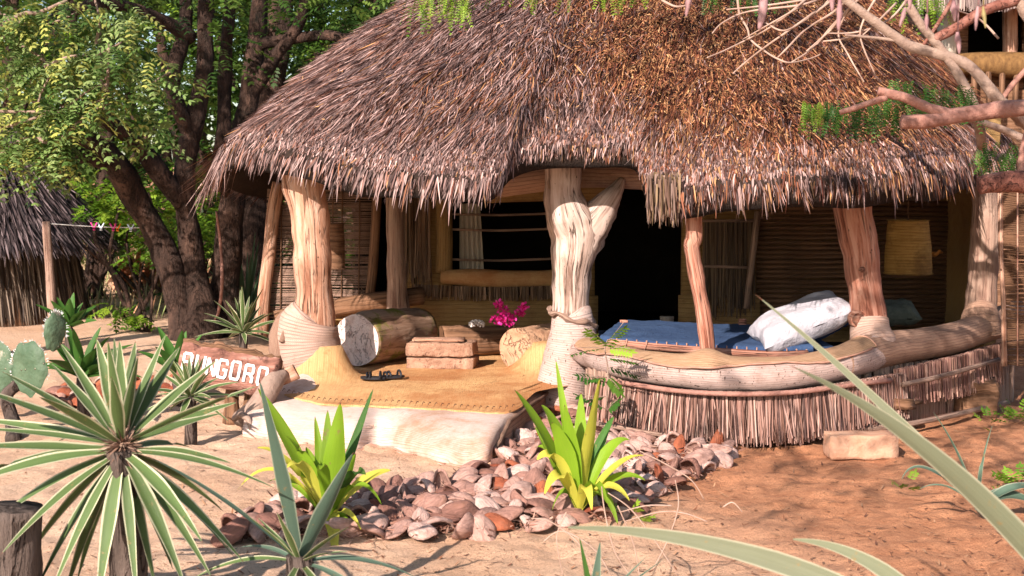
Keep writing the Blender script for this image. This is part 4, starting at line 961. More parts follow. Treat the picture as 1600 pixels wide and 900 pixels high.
# ------------------------------------------------------------------ sign
sg = thing('name_sign', 'rough wooden slab sign painted BUNGORO in white letters leaning by the entrance', 'sign', G(365, 664))
O = P(281, 563, 9.62); Xr = P(431, 591, 9.52); ax = (Xr-O); SL = ax.length; ax.normalize(); fr_ = Vector((0.05, -1, .18)); fr_ = (fr_-ax*fr_.dot(ax)).normalized(); upv = fr_.cross(ax)*-1
if upv.z < 0: upv = -upv
V = []; Fc = []; n = 40
for i in range(n+1):
    u = i/n; hh = .135+.012*mn.noise(Vector((u*6, 0, 0))); hb = .135+.02*mn.noise(Vector((u*7, 4, 0)))
    c0 = O+ax*(SL*u)
    ring = [(-hb, .0), (-hb*.55, .018), (0, .024), (hh*.55, .022), (hh*.92, .008), (hh+.01, -.03), (hh*.9, -.09), (0, -.11), (-hb*.9, -.07)]
    for k, (z_, f_) in enumerate(ring):
        p = c0+upv*z_+fr_*f_; p = p+fr_*.012*nz(p, 14)*(1 if k > 3 or k == 0 else .2)+upv*.01*nz(p, 22)*(k in (4, 5, 6)); V.append(p)
q = 9
for i in range(n):
    for k in range(q): Fc.append((i*q+k, (i+1)*q+k, (i+1)*q+(k+1) % q, i*q+(k+1) % q))
Fc += [tuple(range(q)), tuple(n*q+k for k in range(q))[::-1]]
meshobj('slab', V, Fc, M['sign_wood'], sg, smooth=True)
mb = MB(); tube(mb, [O+ax*(SL*u)+upv*(.135+.008*math.sin(u*20))+fr_*(-.02) for u in np.linspace(-.01, 1, 12)], [.02, .024, .022, .026, .03, .028, .03, .024, .03, .022, .02, .014], 8, .7, 30, n=3); mb.build('bark_strip', M['dark_wood'], sg)
rr = [(.12, 1), (.88, 1), (1, .88), (1, .12), (.88, 0), (.12, 0), (0, .12), (0, .88), (.12, 1), (.5, 1)]
LET = {'B': [[(0, 0), (0, 1)], [(0, 1), (.8, 1), (1, .9), (1, .62), (.85, .52), (0, .52)], [(.85, .52), (1, .42), (1, .1), (.8, 0), (0, 0)]],
       'U': [[(0, 1), (0, .12), (.14, 0), (.86, 0), (1, .12), (1, 1)]], 'N': [[(0, 0), (0, 1)], [(0, 1), (1, 0)], [(1, 0), (1, 1)]],
       'G': [[(1, .75), (1, .88), (.86, 1), (.14, 1), (0, .88), (0, .12), (.14, 0), (.86, 0), (1, .12), (1, .45), (.55, .45)]], 'O': [rr],
       'R': [[(0, 0), (0, 1)], [(0, 1), (.86, 1), (1, .88), (1, .6), (.86, .5), (0, .5)], [(.6, .5), (1, .3), (1, 0)]]}
def ribbon(mb, pl_, o, w_, sx, sz, thk):
    pts = [(o[0]+a*sx, o[1]+b*sz) for a, b in pl_]; L_ = []; R_ = []
    for i, p in enumerate(pts):
        d0 = np.array(pts[i])-np.array(pts[i-1]) if i else np.array(pts[1])-np.array(pts[0]); d1 = np.array(pts[i+1])-np.array(pts[i]) if i < len(pts)-1 else d0
        d0 = d0/np.linalg.norm(d0); d1 = d1/np.linalg.norm(d1); t = d0+d1; t = t/np.linalg.norm(t); nn = np.array((-t[1], t[0])); k = w_/max(.5, abs(np.dot(nn, (-d0[1], d0[0]))))
        e = 0.0; L_.append(np.array(p)+nn*k); R_.append(np.array(p)-nn*k)
    V = []; 
    for l_, r_ in zip(L_, R_):
        for (a, b), f_ in ((l_, thk), (r_, thk), (l_, .012), (r_, .012)): V.append(O+ax*a+upv*b+fr_*f_)
    Fc = []
    for i in range(len(pts)-1):
        a = 4*i; Fc += [(a, a+4, a+5, a+1), (a, a+2, a+6, a+4), (a+1, a+5, a+7, a+3)]
    Fc += [(0, 1, 3, 2), (4*len(pts)-4, 4*len(pts)-2, 4*len(pts)-1, 4*len(pts)-3)]
    mb.add(V, Fc)
lx = [289, 309, 327, 344, 364, 385, 406]
for i, ch in enumerate('BUNGORO'):
    mb = MB(); u0 = (lx[i]-281)/150*SL; 
    for k_, stroke in enumerate(LET[ch]): ribbon(mb, stroke, (u0, -.062+.004*math.sin(i*2)), .0095, .056, .118, .030+.0006*k_)
    mb.build('letter', M['white_paint'], sg, smooth=False)
for px_, tp in ((362, 615), (392, 618), (404, 632)):
    a = G(px_, 662); mb = MB(); tube(mb, [a, a+Vector((0, 0, .15)), a+Vector((.01, .03, .30))], [.06, .05, .05], 12, .25, 9); mb.build('support_stump', M['dark_wood'], sg)
mb = MB(); box(mb, P(446, 588, 9.6), .085, .02, .055, 0, .008, 4, ry=R(-25)); mb.build('side_board', M['post_wood'], sg)
# driftwood roots between sign and mat
mb = MB(); tube(mb, [P(372, 655, 9.5), P(400, 640, 9.4), P(425, 600, 9.5), P(445, 585, 9.6)], [.05, .09, .07, .04], 14, .3, 6)
tube(mb, [P(366, 655, 9.3), P(376, 648, 9.25), P(388, 655, 9.2), P(392, 672, 9.15)], [.02, .022, .02, .012], 8, .2, 10)
tag(mb.build('driftwood_root', M['limb_grey'], None, loc=tuple(G(400, 668))), 'twisted grey root wedged between the sign and the pale mat', 'root')

# ------------------------------------------------------------------ leafy plants with long leaves
def leaf_mesh(base, tip, width, sag=0.0, fold=0.25, curl=0.0, nseg=14, wprof=None, ctrl=None, wave=0.0, seed=0, face=0.35):
    base, tip = Vector(base), Vector(tip); L = (tip-base).length
    V = []; UV = []; Fc = []
    if ctrl is None: ctrl = (base+tip)/2+Vector((0, 0, sag*L))
    side0 = None
    for i in range(nseg+1):
        t = i/nseg; p = base*(1-t)**2+ctrl*2*t*(1-t)+tip*t*t; d = ((ctrl-base)*(1-t)+(tip-ctrl)*t).normalized()
        s = d.cross(Vector((0, 0, 1)))
        vf = d.cross(Vector((0, 0, 0))+(Vector((0, 0, H))-p).normalized())
        if s.dot(vf) < 0: vf = -vf
        s = s.normalized()*(1-face) + vf.normalized()*face if s.length > .15 else vf
        s.normalize()
        if side0 is not None and s.dot(side0) < 0: s = -s
        side0 = s; up = s.cross(d); 
        if up.z < 0 and abs(d.z) < .95: up = -up
        f = (wprof or (lambda t: (0.55+0.45*min(1, t/.35))*max(0.0, 1-max(0, t-.45)/.55)**.75+.0))(t)*width*.5
        tw = curl*(t-.3); 
        for k in range(5):
            a = (k-2)/2; q = p+(s*math.cos(tw)+up*math.sin(tw))*a*f+up*(abs(a)*fold*f+wave*f*math.sin(t*14+seed+k))
            V.append(q); UV.append((k/4, t))
    for i in range(nseg):
        for k in range(4): a = i*5+k; Fc.append((a, a+1, a+6, a+5))
    return V, Fc, UV
def leaf(parent, mat, *a, **k):
    V, Fc, UV = leaf_mesh(*a, **k); return meshobj('leaf', V, Fc, mat, parent, uv=UV)

# big striped plant, left foreground
YC = 5.35; c = P(190, 695, YC); big = thing('striped_yucca', 'large striped yucca with long pointed leaves filling the left foreground', 'yucca', (c.x, c.y, 0))
mb = MB(); tube(mb, [Vector((c.x, c.y, 0)), Vector((c.x+.02, c.y, .35)), c+Vector((0, 0, -.02))], [.075, .065, .06], 14, .3, 20); mb.build('stem', M['stump'], big)
tips = [(93, 535, .1), (150, 527, .15), (168, 532, -.1), (178, 526, .2), (187, 530, .05), (212, 532, .15), (260, 520, .2), (216, 556, -.05), (282, 540, .3), (174, 588, -.25), (192, 560, .4),
        (405, 602, -.1), (350, 645, .1), (362, 724, .1), (432, 764, -.2), (340, 562, .25), (372, 628, .3), (2, 580, -.1), (78, 566, .35), (-60, 600, -.2), (-40, 655, .2), (-60, 668, .0), (-30, 700, .3),
        (-70, 765, -.25), (-40, 745, .2), (0, 868, -.3), (-30, 830, -.1), (-90, 700, -.1), (55, 925, -.1), (75, 940, -.3), (100, 935, .1), (150, 960, -.3), (215, 950, -.25), (245, 930, -.1), (292, 925, -.25),
        (332, 905, -.1), (372, 878, .1), (382, 880, -.1), (350, 800, .3), (20, 905, .2), (120, 910, .3), (270, 890, .3), (180, 890, .35), (300, 700, .45), (90, 690, .5), (318, 850, -.35), (60, 620, -.35), (240, 600, .45)]
for i, (a, b_, dy) in enumerate(tips):
    tp = P(a, b_, YC+dy); d = (tp-c); st = c+d.normalized()*.03+Vector((0, 0, -.02 if b_ > 690 else 0))
    L = d.length; sg_ = .10 if d.z < -.1*L else .03
    leaf(big, M['yucca_leaf'], st, tp, .051+.010*math.sin(i*1.7), sag=sg_, fold=.28, curl=.35*math.sin(i*2.3), seed=i)
n = 260; D = unit(rng.normal(0, 1, (n, 3))); B = np.array(c)+D*.02; N = unit(np.cross(D, rng.normal(0, 1, (n, 3))))
v, f, cc = strips(B, D, N, rng.uniform(.04, .09, n), rng.uniform(.004, .01, n), rng.uniform(-.5, .2, n), np.array([(.22, .13, .09), (.12, .07, .05), (.34, .22, .16)])[rng.integers(0, 3, n)])
meshobj('dry_leaf_bases', v, f, M['straw'], big, col=cc, kind='stuff', smooth=False)

def rosette(name, label, cat_, cpx, cpy, Y, n, L, wd, mat, el=(-.2, 1.4), stem=True, sag=.05, seed=0, gp=None, fold=.28, curl=.3, stemmat='stump'):
    random.seed(seed); c = P(cpx, cpy, Y); t = thing(name, label, cat_, (c.x, c.y, 0), gp)
    if stem and c.z > .05: mb = MB(); tube(mb, [Vector((c.x, c.y, -.02)), Vector((c.x, c.y, c.z/2)), c], [.045, .04, .035], 10, .3, 20, n=2); mb.build('stem', M[stemmat], t)
    for i in range(n):
        az = i*2.39996+random.uniform(-.3, .3); e = el[0]+(el[1]-el[0])*(i+.5)/n; d = Vector((math.cos(az)*math.cos(e), math.sin(az)*math.cos(e), math.sin(e)))
        l = L*random.uniform(.75, 1.1); tp = c+d*l+Vector((0, 0, -sag*l*math.cos(e)*2)); leaf(t, M[mat], c+d*.015, tp, wd*random.uniform(.8, 1.15), sag=sag+.05, fold=fold, curl=random.uniform(-curl, curl), seed=i)
    return t
rosette('striped_yucca', 'small striped yucca growing in front of the painted sign', 'yucca', 297, 620, 8.9, 30, .31, .038, 'yucca_leaf', (-.5, 1.45), seed=3, )
rosette('striped_yucca', 'small striped yucca behind the painted sign, beside the left post', 'yucca', 380, 520, 12.3, 26, .42, .045, 'yucca_leaf', (-.25, 1.45), seed=4)
rosette('green_yucca', 'dark green broad-leaved plant between the cactus and the striped yucca', 'plant', 128, 590, 9.6, 18, .42, .085, 'dark_leaf', (.15, 1.3), seed=5, sag=.10)
rosette('green_yucca', 'dark green plant at the foot of the large tree', 'plant', 278, 585, 10.5, 12, .40, .08, 'dark_leaf', (.2, 1.35), seed=6, sag=.08)
rosette('green_yucca', 'dark leafy plant beside the stick wall of the small left hut', 'plant', 108, 512, 13.0, 12, .36, .09, 'dark_leaf', (.3, 1.4), seed=7)
rosette('fan_palm', 'young grey-green fan palm in the gap left of the reed screen', 'palm', 385, 500, 16.0, 44, .95, .035, 'palm_leaf', (.2, 1.5), seed=8, sag=.02)
rosette('fan_palm', 'paler young fan palm beside the left slanted post', 'palm', 405, 470, 17.5, 34, 1.0, .04, 'palm_leaf', (.3, 1.5), seed=9, sag=.02)
rosette('fan_palm', 'young fan palm seen through the gap behind the reed screen', 'palm', 604, 520, 16.0, 34, .55, .03, 'palm_leaf', (.2, 1.5), seed=10, sag=.02)
# low dry shrub leaves behind the screen

# bright fresh plants (broad soft leaves)
def softplant(label, cpx, cpy, Y, spec, name='lily_plant', wd=.075):
    c = P(cpx, cpy, Y); t = thing(name, label, 'plant', (c.x, c.y, 0)); 
    mb = MB(); tube(mb, [Vector((c.x, c.y, -.02)), Vector((c.x, c.y, c.z+.02))], [.03, .022], 10, .3, 20, n=2); mb.build('stem', M['stump'], t)
    for i, (a, b_, dy, w_, up_, mt) in enumerate(spec):
        tp = P(a, b_, Y+dy); ct = c.lerp(tp, .55); ct.z += up_*1.7+.01
        leaf(t, M[mt], c, tp, w_, ctrl=ct, fold=.25, curl=.5*math.sin(i*1.9), nseg=18, wave=.05, seed=i,
             wprof=lambda t: (.35+.65*min(1, t/.4)**.8)*(max(0, 1-max(0, t-.5)/.5))**.7)
    return t
softplant('bright green strap-leaved plant at the left end of the husk bed', 512, 815, 6.7, [
    (532, 628, 0, .105, .0, 'fresh_leaf'), (402, 605, .1, .085, .02, 'fresh_leaf'), (448, 682, -.05, .10, .06, 'fresh_leaf'), (478, 698, .15, .08, .03, 'fresh_leaf'), (512, 640, .12, .07, .02, 'fresh_leaf'),
    (584, 605, .3, .05, .0, 'dark_leaf'), (612, 735, .05, .07, .06, 'yellow_leaf'), (598, 792, -.1, .045, .16, 'fresh_leaf'), (556, 708, -.15, .075, .0, 'fresh_leaf'), (572, 742, -.2, .085, .10, 'dark_leaf'),
    (400, 700, -.1, .055, .10, 'yellow_leaf'), (368, 770, .0, .03, .20, 'yellow_leaf'), (445, 735, -.25, .06, .14, 'yellow_leaf'), (525, 880, -.3, .08, .12, 'yellow_leaf'), (548, 872, -.2, .09, .10, 'fresh_leaf'),
    (420, 752, .2, .05, .08, 'fresh_leaf'), (492, 650, .2, .06, .0, 'fresh_leaf'), (565, 830, -.3, .04, .08, 'yellow_leaf'), (500, 735, -.3, .06, .12, 'fresh_leaf')])
softplant('bright green strap-leaved plant in the middle of the husk bed', 905, 802, 6.9, [
    (803, 608, 0, .095, .05, 'fresh_leaf'), (868, 560, .15, .05, .0, 'fresh_leaf'), (845, 632, .1, .09, .10, 'fresh_leaf'), (938, 588, -.05, .085, .0, 'yellow_leaf'), (908, 612, .1, .085, .0, 'fresh_leaf'), (882, 632, -.1, .085, .02, 'fresh_leaf'),
    (862, 660, -.15, .10, .06, 'fresh_leaf'), (838, 720, -.1, .085, .14, 'yellow_leaf'), (850, 775, -.2, .075, .16, 'yellow_leaf'), (862, 800, .0, .05, .12, 'fresh_leaf'), (985, 688, .1, .08, .12, 'fresh_leaf'),
    (1008, 712, -.05, .07, .08, 'yellow_leaf'), (1010, 752, .0, .055, .10, 'fresh_leaf'), (966, 822, -.2, .06, .16, 'fresh_leaf'), (950, 790, -.3, .055, .14, 'fresh_leaf'), (985, 785, -.1, .06, .12, 'yellow_leaf'), (925, 800, -.35, .06, .14, 'yellow_leaf'),
    (835, 665, .15, .045, .0, 'fresh_leaf'), (895, 690, .25, .07, .0, 'fresh_leaf'), (960, 650, .2, .06, .06, 'dark_leaf'), (945, 700, .25, .06, .02, 'dark_leaf'), (835, 700, .25, .04, .12, 'fresh_leaf')])
# variegated plant bottom centre-left, with tall grey leaves
c = P(468, 868, 5.35); ag = thing('variegated_agave', 'striped agave with one tall upright grey leaf at the bottom edge', 'agave', (c.x, c.y, 0))
mb = MB(); tube(mb, [Vector((c.x, c.y, -.02)), c], [.07, .05], 12, .3, 20, n=2); mb.build('stem', M['stump'], ag)
for i, (a, b_, dy, w_, sgz, mt) in enumerate([(405, 592, -.15, .062, .02, 'grey_leaf'), (553, 706, -.1, .07, .02, 'grey_leaf'), (228, 712, .0, .05, .10, 'grey_leaf'), (547, 822, -.25, .05, .03, 'yucca_leaf'), (545, 862, -.35, .04, .05, 'yucca_leaf'),
        (402, 808, .1, .045, .03, 'yucca_leaf'), (378, 800, -.1, .05, .05, 'yucca_leaf'), (432, 800, -.25, .05, .02, 'yucca_leaf'), (300, 905, .0, .06, .2, 'yucca_leaf'), (655, 905, .0, .07, .18, 'grey_leaf'),
        (520, 960, -.3, .05, .1, 'yucca_leaf'), (620, 990, -.2, .06, .22, 'grey_leaf'), (360, 860, .35, .05, .15, 'grey_leaf'), (425, 980, -.4, .05, .1, 'yucca_leaf')]):
    leaf(ag, M[mt], c+Vector((0, 0, -.03)), P(a, b_, 5.35+dy), w_*(1 if i < 2 else .62), sag=sgz, fold=.35, curl=.3*math.sin(i), nseg=18, face=.5 if i < 2 else .2)
# out-of-focus leaves coming in from the right foreground
YB = 3.7; c = P(1720, 990, YB); fa_ = thing('foreground_agave', 'blurred grey-green agave whose long leaves cross the lower right corner', 'agave', (c.x, c.y, 0))
mb = MB(); tube(mb, [Vector((c.x, c.y, -.02)), c], [.09, .06], 12, .3, 20, n=2); mb.build('stem', M['stump'], fa_)
leaf(fa_, M['agave_soft'], c, P(1232, 570, YB-.1), .085, face=.8, ctrl=P(1480, 680, YB), fold=.3, nseg=22, wprof=lambda t: (1-t)**.8*(.8+.3*math.sin(3.1*t)))
leaf(fa_, M['agave_soft'], c, P(1178, 458, YB+.5), .034, face=.8, ctrl=P(1450, 680, YB+.3), fold=.3, nseg=22)
c2 = P(1500, 1010, YB-.3); fb = thing('foreground_agave', 'blurred agave leaves rising from the bottom edge in the centre right', 'agave', (c2.x, c2.y, 0))
mb = MB(); tube(mb, [Vector((c2.x, c2.y, -.02)), c2], [.07, .05], 12, .3, 20, n=2); mb.build('stem', M['stump'], fb)
leaf(fb, M['agave_soft'], c2, P(872, 824, YB), .056, face=.8, ctrl=P(1190, 826, YB-.1), fold=.3, nseg=22)
leaf(fb, M['agave_soft'], c2, P(1232, 842, YB+.2), .042, face=.8, ctrl=P(1380, 850, YB), fold=.3, nseg=22)
# small leaves poking up along the bottom
c = P(925, 960, 4.8); lo = thing('small_agave', 'narrow upright leaves poking up at the bottom edge below the husk bed', 'agave', (c.x, c.y, 0))
for a, b_, w_, mt in ((905, 838, .045, 'dark_leaf'), (938, 845, .035, 'grey_leaf'), (1012, 868, .016, 'grey_leaf'), (1040, 872, .014, 'grey_leaf'), (1022, 905, .02, 'dark_leaf')): leaf(lo, M[mt], c, P(a, b_, 4.8), w_, sag=.03)
c = P(1530, 800, 6.9); so_ = thing('sisal_seedling', 'sparse grey sisal seedling with curled thin leaves at the right edge', 'sisal', (c.x, c.y, 0))
for a, b_, w_, ct in ((1455, 640, .022, (1500, 700)), (1552, 662, .02, (1525, 730)), (1408, 752, .03, (1430, 690)), (1435, 765, .02, (1480, 740)), (1640, 800, .09, (1560, 750)), (1650, 770, .06, (1580, 740)), (1500, 735, .05, (1515, 770)), (1640, 845, .05, (1580, 820))):
    leaf(so_, M['grey_leaf'], c, P(a, b_, 6.9), w_, ctrl=P(ct[0], ct[1], 6.9), fold=.4, nseg=16)

# ------------------------------------------------------------------ cactus
def pad(t, cpx, cpy, Y, w_, h_, rz, tilt, seed, thk=.03):
    c = P(cpx, cpy, Y); Mx = Matrix.Rotation(rz, 3, 'Z') @ Matrix.Rotation(tilt, 3, 'Y'); V = []; Fc = []; nr_, ns = 9, 40
    for s in (1, -1):
        for i in range(nr_+1):
            for j in range(ns):
                a = j/ns*6.2832; r = i/nr_; e = math.sqrt(max(0, 1-r**2.6)); k = 1-.22*max(0, -math.sin(a))**2*abs(math.cos(a))
                R_ = r*(1+.04*math.sin(9*a+seed)+.03*math.sin(5*a+seed*2)); p = Vector((math.cos(a)*R_*w_*k, -s*thk*e, math.sin(a)*R_*h_)); p.y += .03*mn.noise(Vector((p.x*5+seed, 0, p.z*5)))
                V.append(c+Mx@p)
    o = (nr_+1)*ns
    for s_ in (0, 1):
        for i in range(nr_):
            for j in range(ns):
                f = (i*ns+j, (i+1)*ns+j, (i+1)*ns+(j+1) % ns, i*ns+(j+1) % ns); f = tuple(x+s_*o for x in f); Fc.append(f if s_ else f[::-1])
    pd = meshobj('pad', V, Fc, M['cactus'], t)
    mb = MB()
    for k in range(46):
        a = random.uniform(-.3, 3.5); p = Vector((math.cos(a)*w_*.99, 0, math.sin(a)*h_*.99)); d = Vector((math.cos(a), random.uniform(-.8, .3), math.sin(a))).normalized()*random.uniform(.006, .022); p = c+Mx@p; d = Mx@d
        tube(mb, [p, p+d], [.0035, .0012], 4, n=1, caps=False)
    mb.build('spines', M['rope_white'], pd, kind='stuff')
cc_ = G(35, 740); ct = thing('prickly_pear', 'grey-green prickly pear cactus with broad flat pads at the left edge', 'cactus', cc_)
pad(ct, 46, 576, 9.25, .150, .185, -.35, .12, 1, .022); pad(ct, -2, 574, 9.5, .125, .185, -.3, -.08, 2, .022); pad(ct, 86, 518, 9.3, .080, .135, .75, .10, 3, .02); pad(ct, -60, 555, 9.6, .15, .2, .3, 0, 4)
mb = MB(); tube(mb, [G(20, 690), P(20, 660, 9.3), P(10, 620, 9.35), P(30, 600, 9.35)], [.05, .055, .045, .04], 14, .25, 8); mb.build('woody_base', M['stump'], ct)
# stump bottom left
c = G(20, 905); c = P(18, 960, 5.2); c.z = 0; mb = MB(); tube(mb, [Vector((c.x, c.y, -.03)), Vector((c.x, c.y, .25)), Vector((c.x+.01, c.y, P(0, 792, 5.2).z))], [.125, .115, .11], 24, .12, 9)
tag(mb.build('tree_stump', M['stump'], None, loc=(c.x, c.y, 0)), 'dark weathered cut stump in the bottom left corner', 'stump')

# ------------------------------------------------------------------ pinnate foliage helpers
LV, LF, LC = [], [], []
class Fol:
    """accumulates leaflets as folded quads"""
    def __init__(s): s.B = []; s.D = []; s.N = []; s.L = []; s.W = []; s.C = []
    def spray(s, base, d, L, npair, ll, lw, cols, droop=.35):
        base = np.array(base, float); d = np.array(d, float); d /= np.linalg.norm(d); side = np.cross(d, (0, 0, 1)); side /= np.linalg.norm(side)+1e-6; roll = random.uniform(-.7, .7); up = np.cross(side, d); side = side*math.cos(roll)+up*math.sin(roll); up = np.cross(side, d)
        col = cols[random.randrange(len(cols))]; kk = random.uniform(.75, 1.25)
        for i in range(npair):
            t = (i+1)/npair; p = base+d*L*t+np.array((0, 0, -droop*L*t*t))
            for sg__ in (1, -1):
                dd = side*sg__+d*.45+np.array((0, 0, -.25+random.uniform(-.2, .2))); s.B.append(p); s.D.append(dd/np.linalg.norm(dd)); s.N.append(up+side*random.uniform(-.3, .3)); s.L.append(ll*(1-.35*abs(t-.5))*random.uniform(.85, 1.15)); s.W.append(lw); s.C.append(np.array(col)*kk)
        s.B.append(base+d*L*.98+np.array((0, 0, -droop*L))); s.D.append(d); s.N.append(up); s.L.append(ll); s.W.append(lw); s.C.append(np.array(col)*kk)
    def build(s, name, parent=None, kind='stuff', prof=(.35, 1, .12)):
        B, D, N = np.array(s.B), np.array(s.D), unit(np.array(s.N)); N = unit(N-D*np.sum(N*D, 1)[:, None])
        v, f, c = strips(B, D, N, np.array(s.L), np.array(s.W), np.full(len(B), -.12), np.array(s.C), k=2, prof=list(prof)); return meshobj(name, v, f, M['foliage'], parent, col=c, kind=kind, smooth=False)
GREENS = [(0.045, 0.10, 0.014), (0.07, 0.14, 0.02), (0.03, 0.07, 0.010), (0.10, 0.17, 0.03), (0.13, 0.20, 0.035)]
LIME = [(0.13, 0.25, 0.018), (0.21, 0.32, 0.028), (0.08, 0.17, 0.015)]
DARKG = [(0.018, 0.042, 0.008), (0.028, 0.06, 0.011), (0.04, 0.085, 0.014)]  # darker greens put foliage shade into the leaf colour
def rd(): return Vector((random.gauss(0, 1), random.gauss(0, 1), random.gauss(0, .6))).normalized()
def clump(fol, c, r, n, cols, L=.22, npair=6, ll=.055, lw=.026, flat=.6):
    c = Vector(c)
    for _ in range(n):
        d = rd(); p = c+Vector((d.x, d.y, d.z*flat))*r*random.random()**.45; fol.spray(p, (d.x, d.y-.25, d.z*.5-.1), L*random.uniform(.6, 1.2), npair, ll, lw, cols)

# ------------------------------------------------------------------ big dark tree behind left
random.seed(31)
tree = thing('spreading_tree', 'big dark-barked tree with several leaning trunks behind the left side of the hut', 'tree', G(310, 532))
tb = MB()
def limb(pts, rad, mb=None, seg=16, rough=.28, rs=2.6): tube(mb or tb, [P(*p) for p in pts], rad, seg, rough, rs, n=5)
Yt = 15.0
limb([(300, 545, Yt), (290, 500, Yt), (272, 440, Yt), (246, 370, Yt), (205, 300, Yt-.2), (170, 240, Yt-.6), (110, 205, Yt-1)], [.27, .19, .15, .135, .13, .11, .07])
limb([(315, 545, Yt), (312, 480, Yt), (300, 400, Yt+.1), (288, 300, Yt), (296, 220, Yt), (318, 120, Yt), (322, 20, Yt), (330, -140, Yt)], [.25, .18, .13, .115, .11, .10, .085, .06])
limb([(352, 545, Yt+.3), (352, 480, Yt+.3), (356, 400, Yt+.3), (362, 320, Yt+.3), (372, 240, Yt+.4), (392, 140, Yt+.4), (405, 20, Yt+.4), (420, -120, Yt)], [.24, .18, .15, .135, .125, .11, .09, .06])
limb([(285, 320, Yt), (250, 270, Yt-.2), (215, 225, Yt-.4), (150, 180, Yt-1), (90, 160, Yt-1.2)], [.10, .10, .09, .07, .04])
limb([(298, 215, Yt), (270, 130, Yt-.2), (290, 40, Yt), (285, -60, Yt)], [.09, .08, .07, .05])
limb([(300, 60, Yt), (250, 30, Yt-.3), (160, 5, Yt-.8), (60, 40, Yt-1.3)], [.08, .07, .06, .04])
limb([(390, 150, Yt+.4), (430, 90, Yt+.3), (470, 30, Yt+.2), (480, -60, Yt)], [.085, .075, .065, .05])
limb([(400, 70, Yt+.4), (500, 55, Yt+.2), (560, 60, Yt), (640, 20, Yt)], [.07, .06, .05, .03])
limb([(160, 250, Yt-.6), (100, 240, Yt-1), (40, 245, Yt-1.6), (-60, 220, Yt-2)], [.10, .07, .05, .04])
limb([(345, 300, Yt+.2), (350, 200, Yt+.2), (352, 100, Yt+.3), (365, -60, Yt+.3)], [.10, .09, .07, .06])
tb.build('trunk', M['bark'], tree)
mb = MB(); tube(mb, [P(338, 330, 14.4), P(345, 385, 14.5), P(347, 440, 14.4), P(342, 485, 14.5), P(335, 500, 14.5)], [.012, .016, .018, .016, .01], 6, .2, 8); mb.build('vine', M['limb_pink'], tree)
fo = Fol()
for k in range(120):
    a = random.uniform(-160, 700); b_ = random.uniform(-380, 250)
    if b_ > 60+0.45*(600-a)*(.5 if a > 330 else 1) : continue
    Y_ = random.uniform(15.6, 18.5) if random.random() < .75 else random.uniform(13.3, 15)
    cols = random.choice([GREENS, GREENS, DARKG, DARKG, LIME])
    clump(fo, P(a, b_, Y_), random.uniform(.35, .7), 20, cols, .26, 5, .07, .034)
fo.build('crown', tree)
# second dark tree farther behind, seen left of the screen
t2 = thing('background_tree', 'forked dark trunk standing behind the reed screen', 'tree', G(405, 500)); tb2 = MB()
limb([(412, 505, 17), (402, 420, 17), (396, 350, 17), (400, 250, 17), (430, 100, 17), (440, -50, 17)], [.22, .2, .2, .2, .17, .14], tb2); limb([(405, 430, 17), (430, 380, 17), (470, 310, 17), (530, 240, 17)], [.16, .13, .12, .1], tb2)
limb([(560, 510, 18), (566, 420, 18), (556, 300, 18), (500, 180, 18)], [.12, .1, .1, .1], tb2); tb2.build('trunk', M['bark'], t2)
fo = Fol()
for k in range(60): clump(fo, P(random.uniform(330, 760), random.uniform(-260, 190), random.uniform(16.5, 19)), random.uniform(.4, .8), 18, random.choice([GREENS, DARKG]), .28, 5, .08, .038)
fo.build('crown', t2)
# branch with sunlit leaves reaching in at upper left, from a tree out of view
t3 = thing('sunlit_branch_tree', 'pale thorny branches with light green leaflets reaching in at the upper left', 'tree', (-6.2, 11.6, 0)); tb3 = MB()
tube(tb3, [Vector((-6.2, 11.6, -.05)), Vector((-6.0, 11.7, 1.5)), Vector((-5.7, 11.8, 3.0)), Vector((-5.4, 11.6, 4.4))], [.2, .17, .14, .1], 12, .2, 3)
brs = [[(-240, 120, 11.8), (-60, 70, 12), (30, 24, 12), (60, 20, 12), (105, 0, 12)], [(-160, 330, 11.8), (0, 240, 12), (50, 215, 12), (85, 225, 12), (125, 190, 12), (160, 160, 12), (168, 130, 12), (170, 70, 12)],
       [(-60, 170, 12), (30, 175, 12.1), (95, 170, 12), (140, 140, 12), (165, 132, 12)], [(-60, 30, 12.2), (40, 75, 12.2), (78, 110, 12.1), (60, 160, 12), (82, 205, 12)], [(60, 245, 12), (80, 240, 12), (95, 215, 12), (120, 195, 12)],
       [(-50, 215, 12), (20, 195, 12), (70, 180, 12), (110, 170, 12), (180, 150, 12)], [(70, 105, 12), (110, 88, 12), (150, 86, 12), (190, 66, 12)], [(230, 137, 12.4), (245, 125, 12.4), (268, 112, 12.4)], [(150, 70, 12.2), (155, 30, 12.2), (140, -30, 12.2)],
       [(-60, 260, 11.8), (0, 236, 12), (45, 230, 12), (78, 238, 12)], [(-120, -60, 12), (0, 20, 12.2), (60, 40, 12.2), (120, 20, 12.2)]]
for i, b_ in enumerate(brs): tube(tb3, [P(*p) for p in b_], [.026-.015*k/len(b_) for k in range(len(b_))] if i < 2 else [.016-.011*k/len(b_) for k in range(len(b_))], 7, .2, 12)
tb3.build('branches', M['limb_grey'], t3)
fo = Fol(); anchor = []
for b_ in brs:
    q = crspline([tuple(P(*p)) for p in b_], 5)
    for p in q:
        x_, y_ = pxof(p)
        if -150 < x_ < 300: anchor.append(Vector(p))
SUNG = [(0.18, 0.27, 0.08), (0.26, 0.34, 0.12), (0.10, 0.17, 0.04), (0.38, 0.40, 0.10), (0.06, 0.12, 0.025)]  # sunlit look is mixed into these lighter leaf greens
for p in anchor:
    for _ in range(3 if pxof(p)[0] < 120 else 2):
        d = rd(); fo.spray(p+d*.05, (d.x, d.y*.6-.2, -.25+d.z*.4), random.uniform(.16, .3), 6, .058, .028, SUNG, .5)
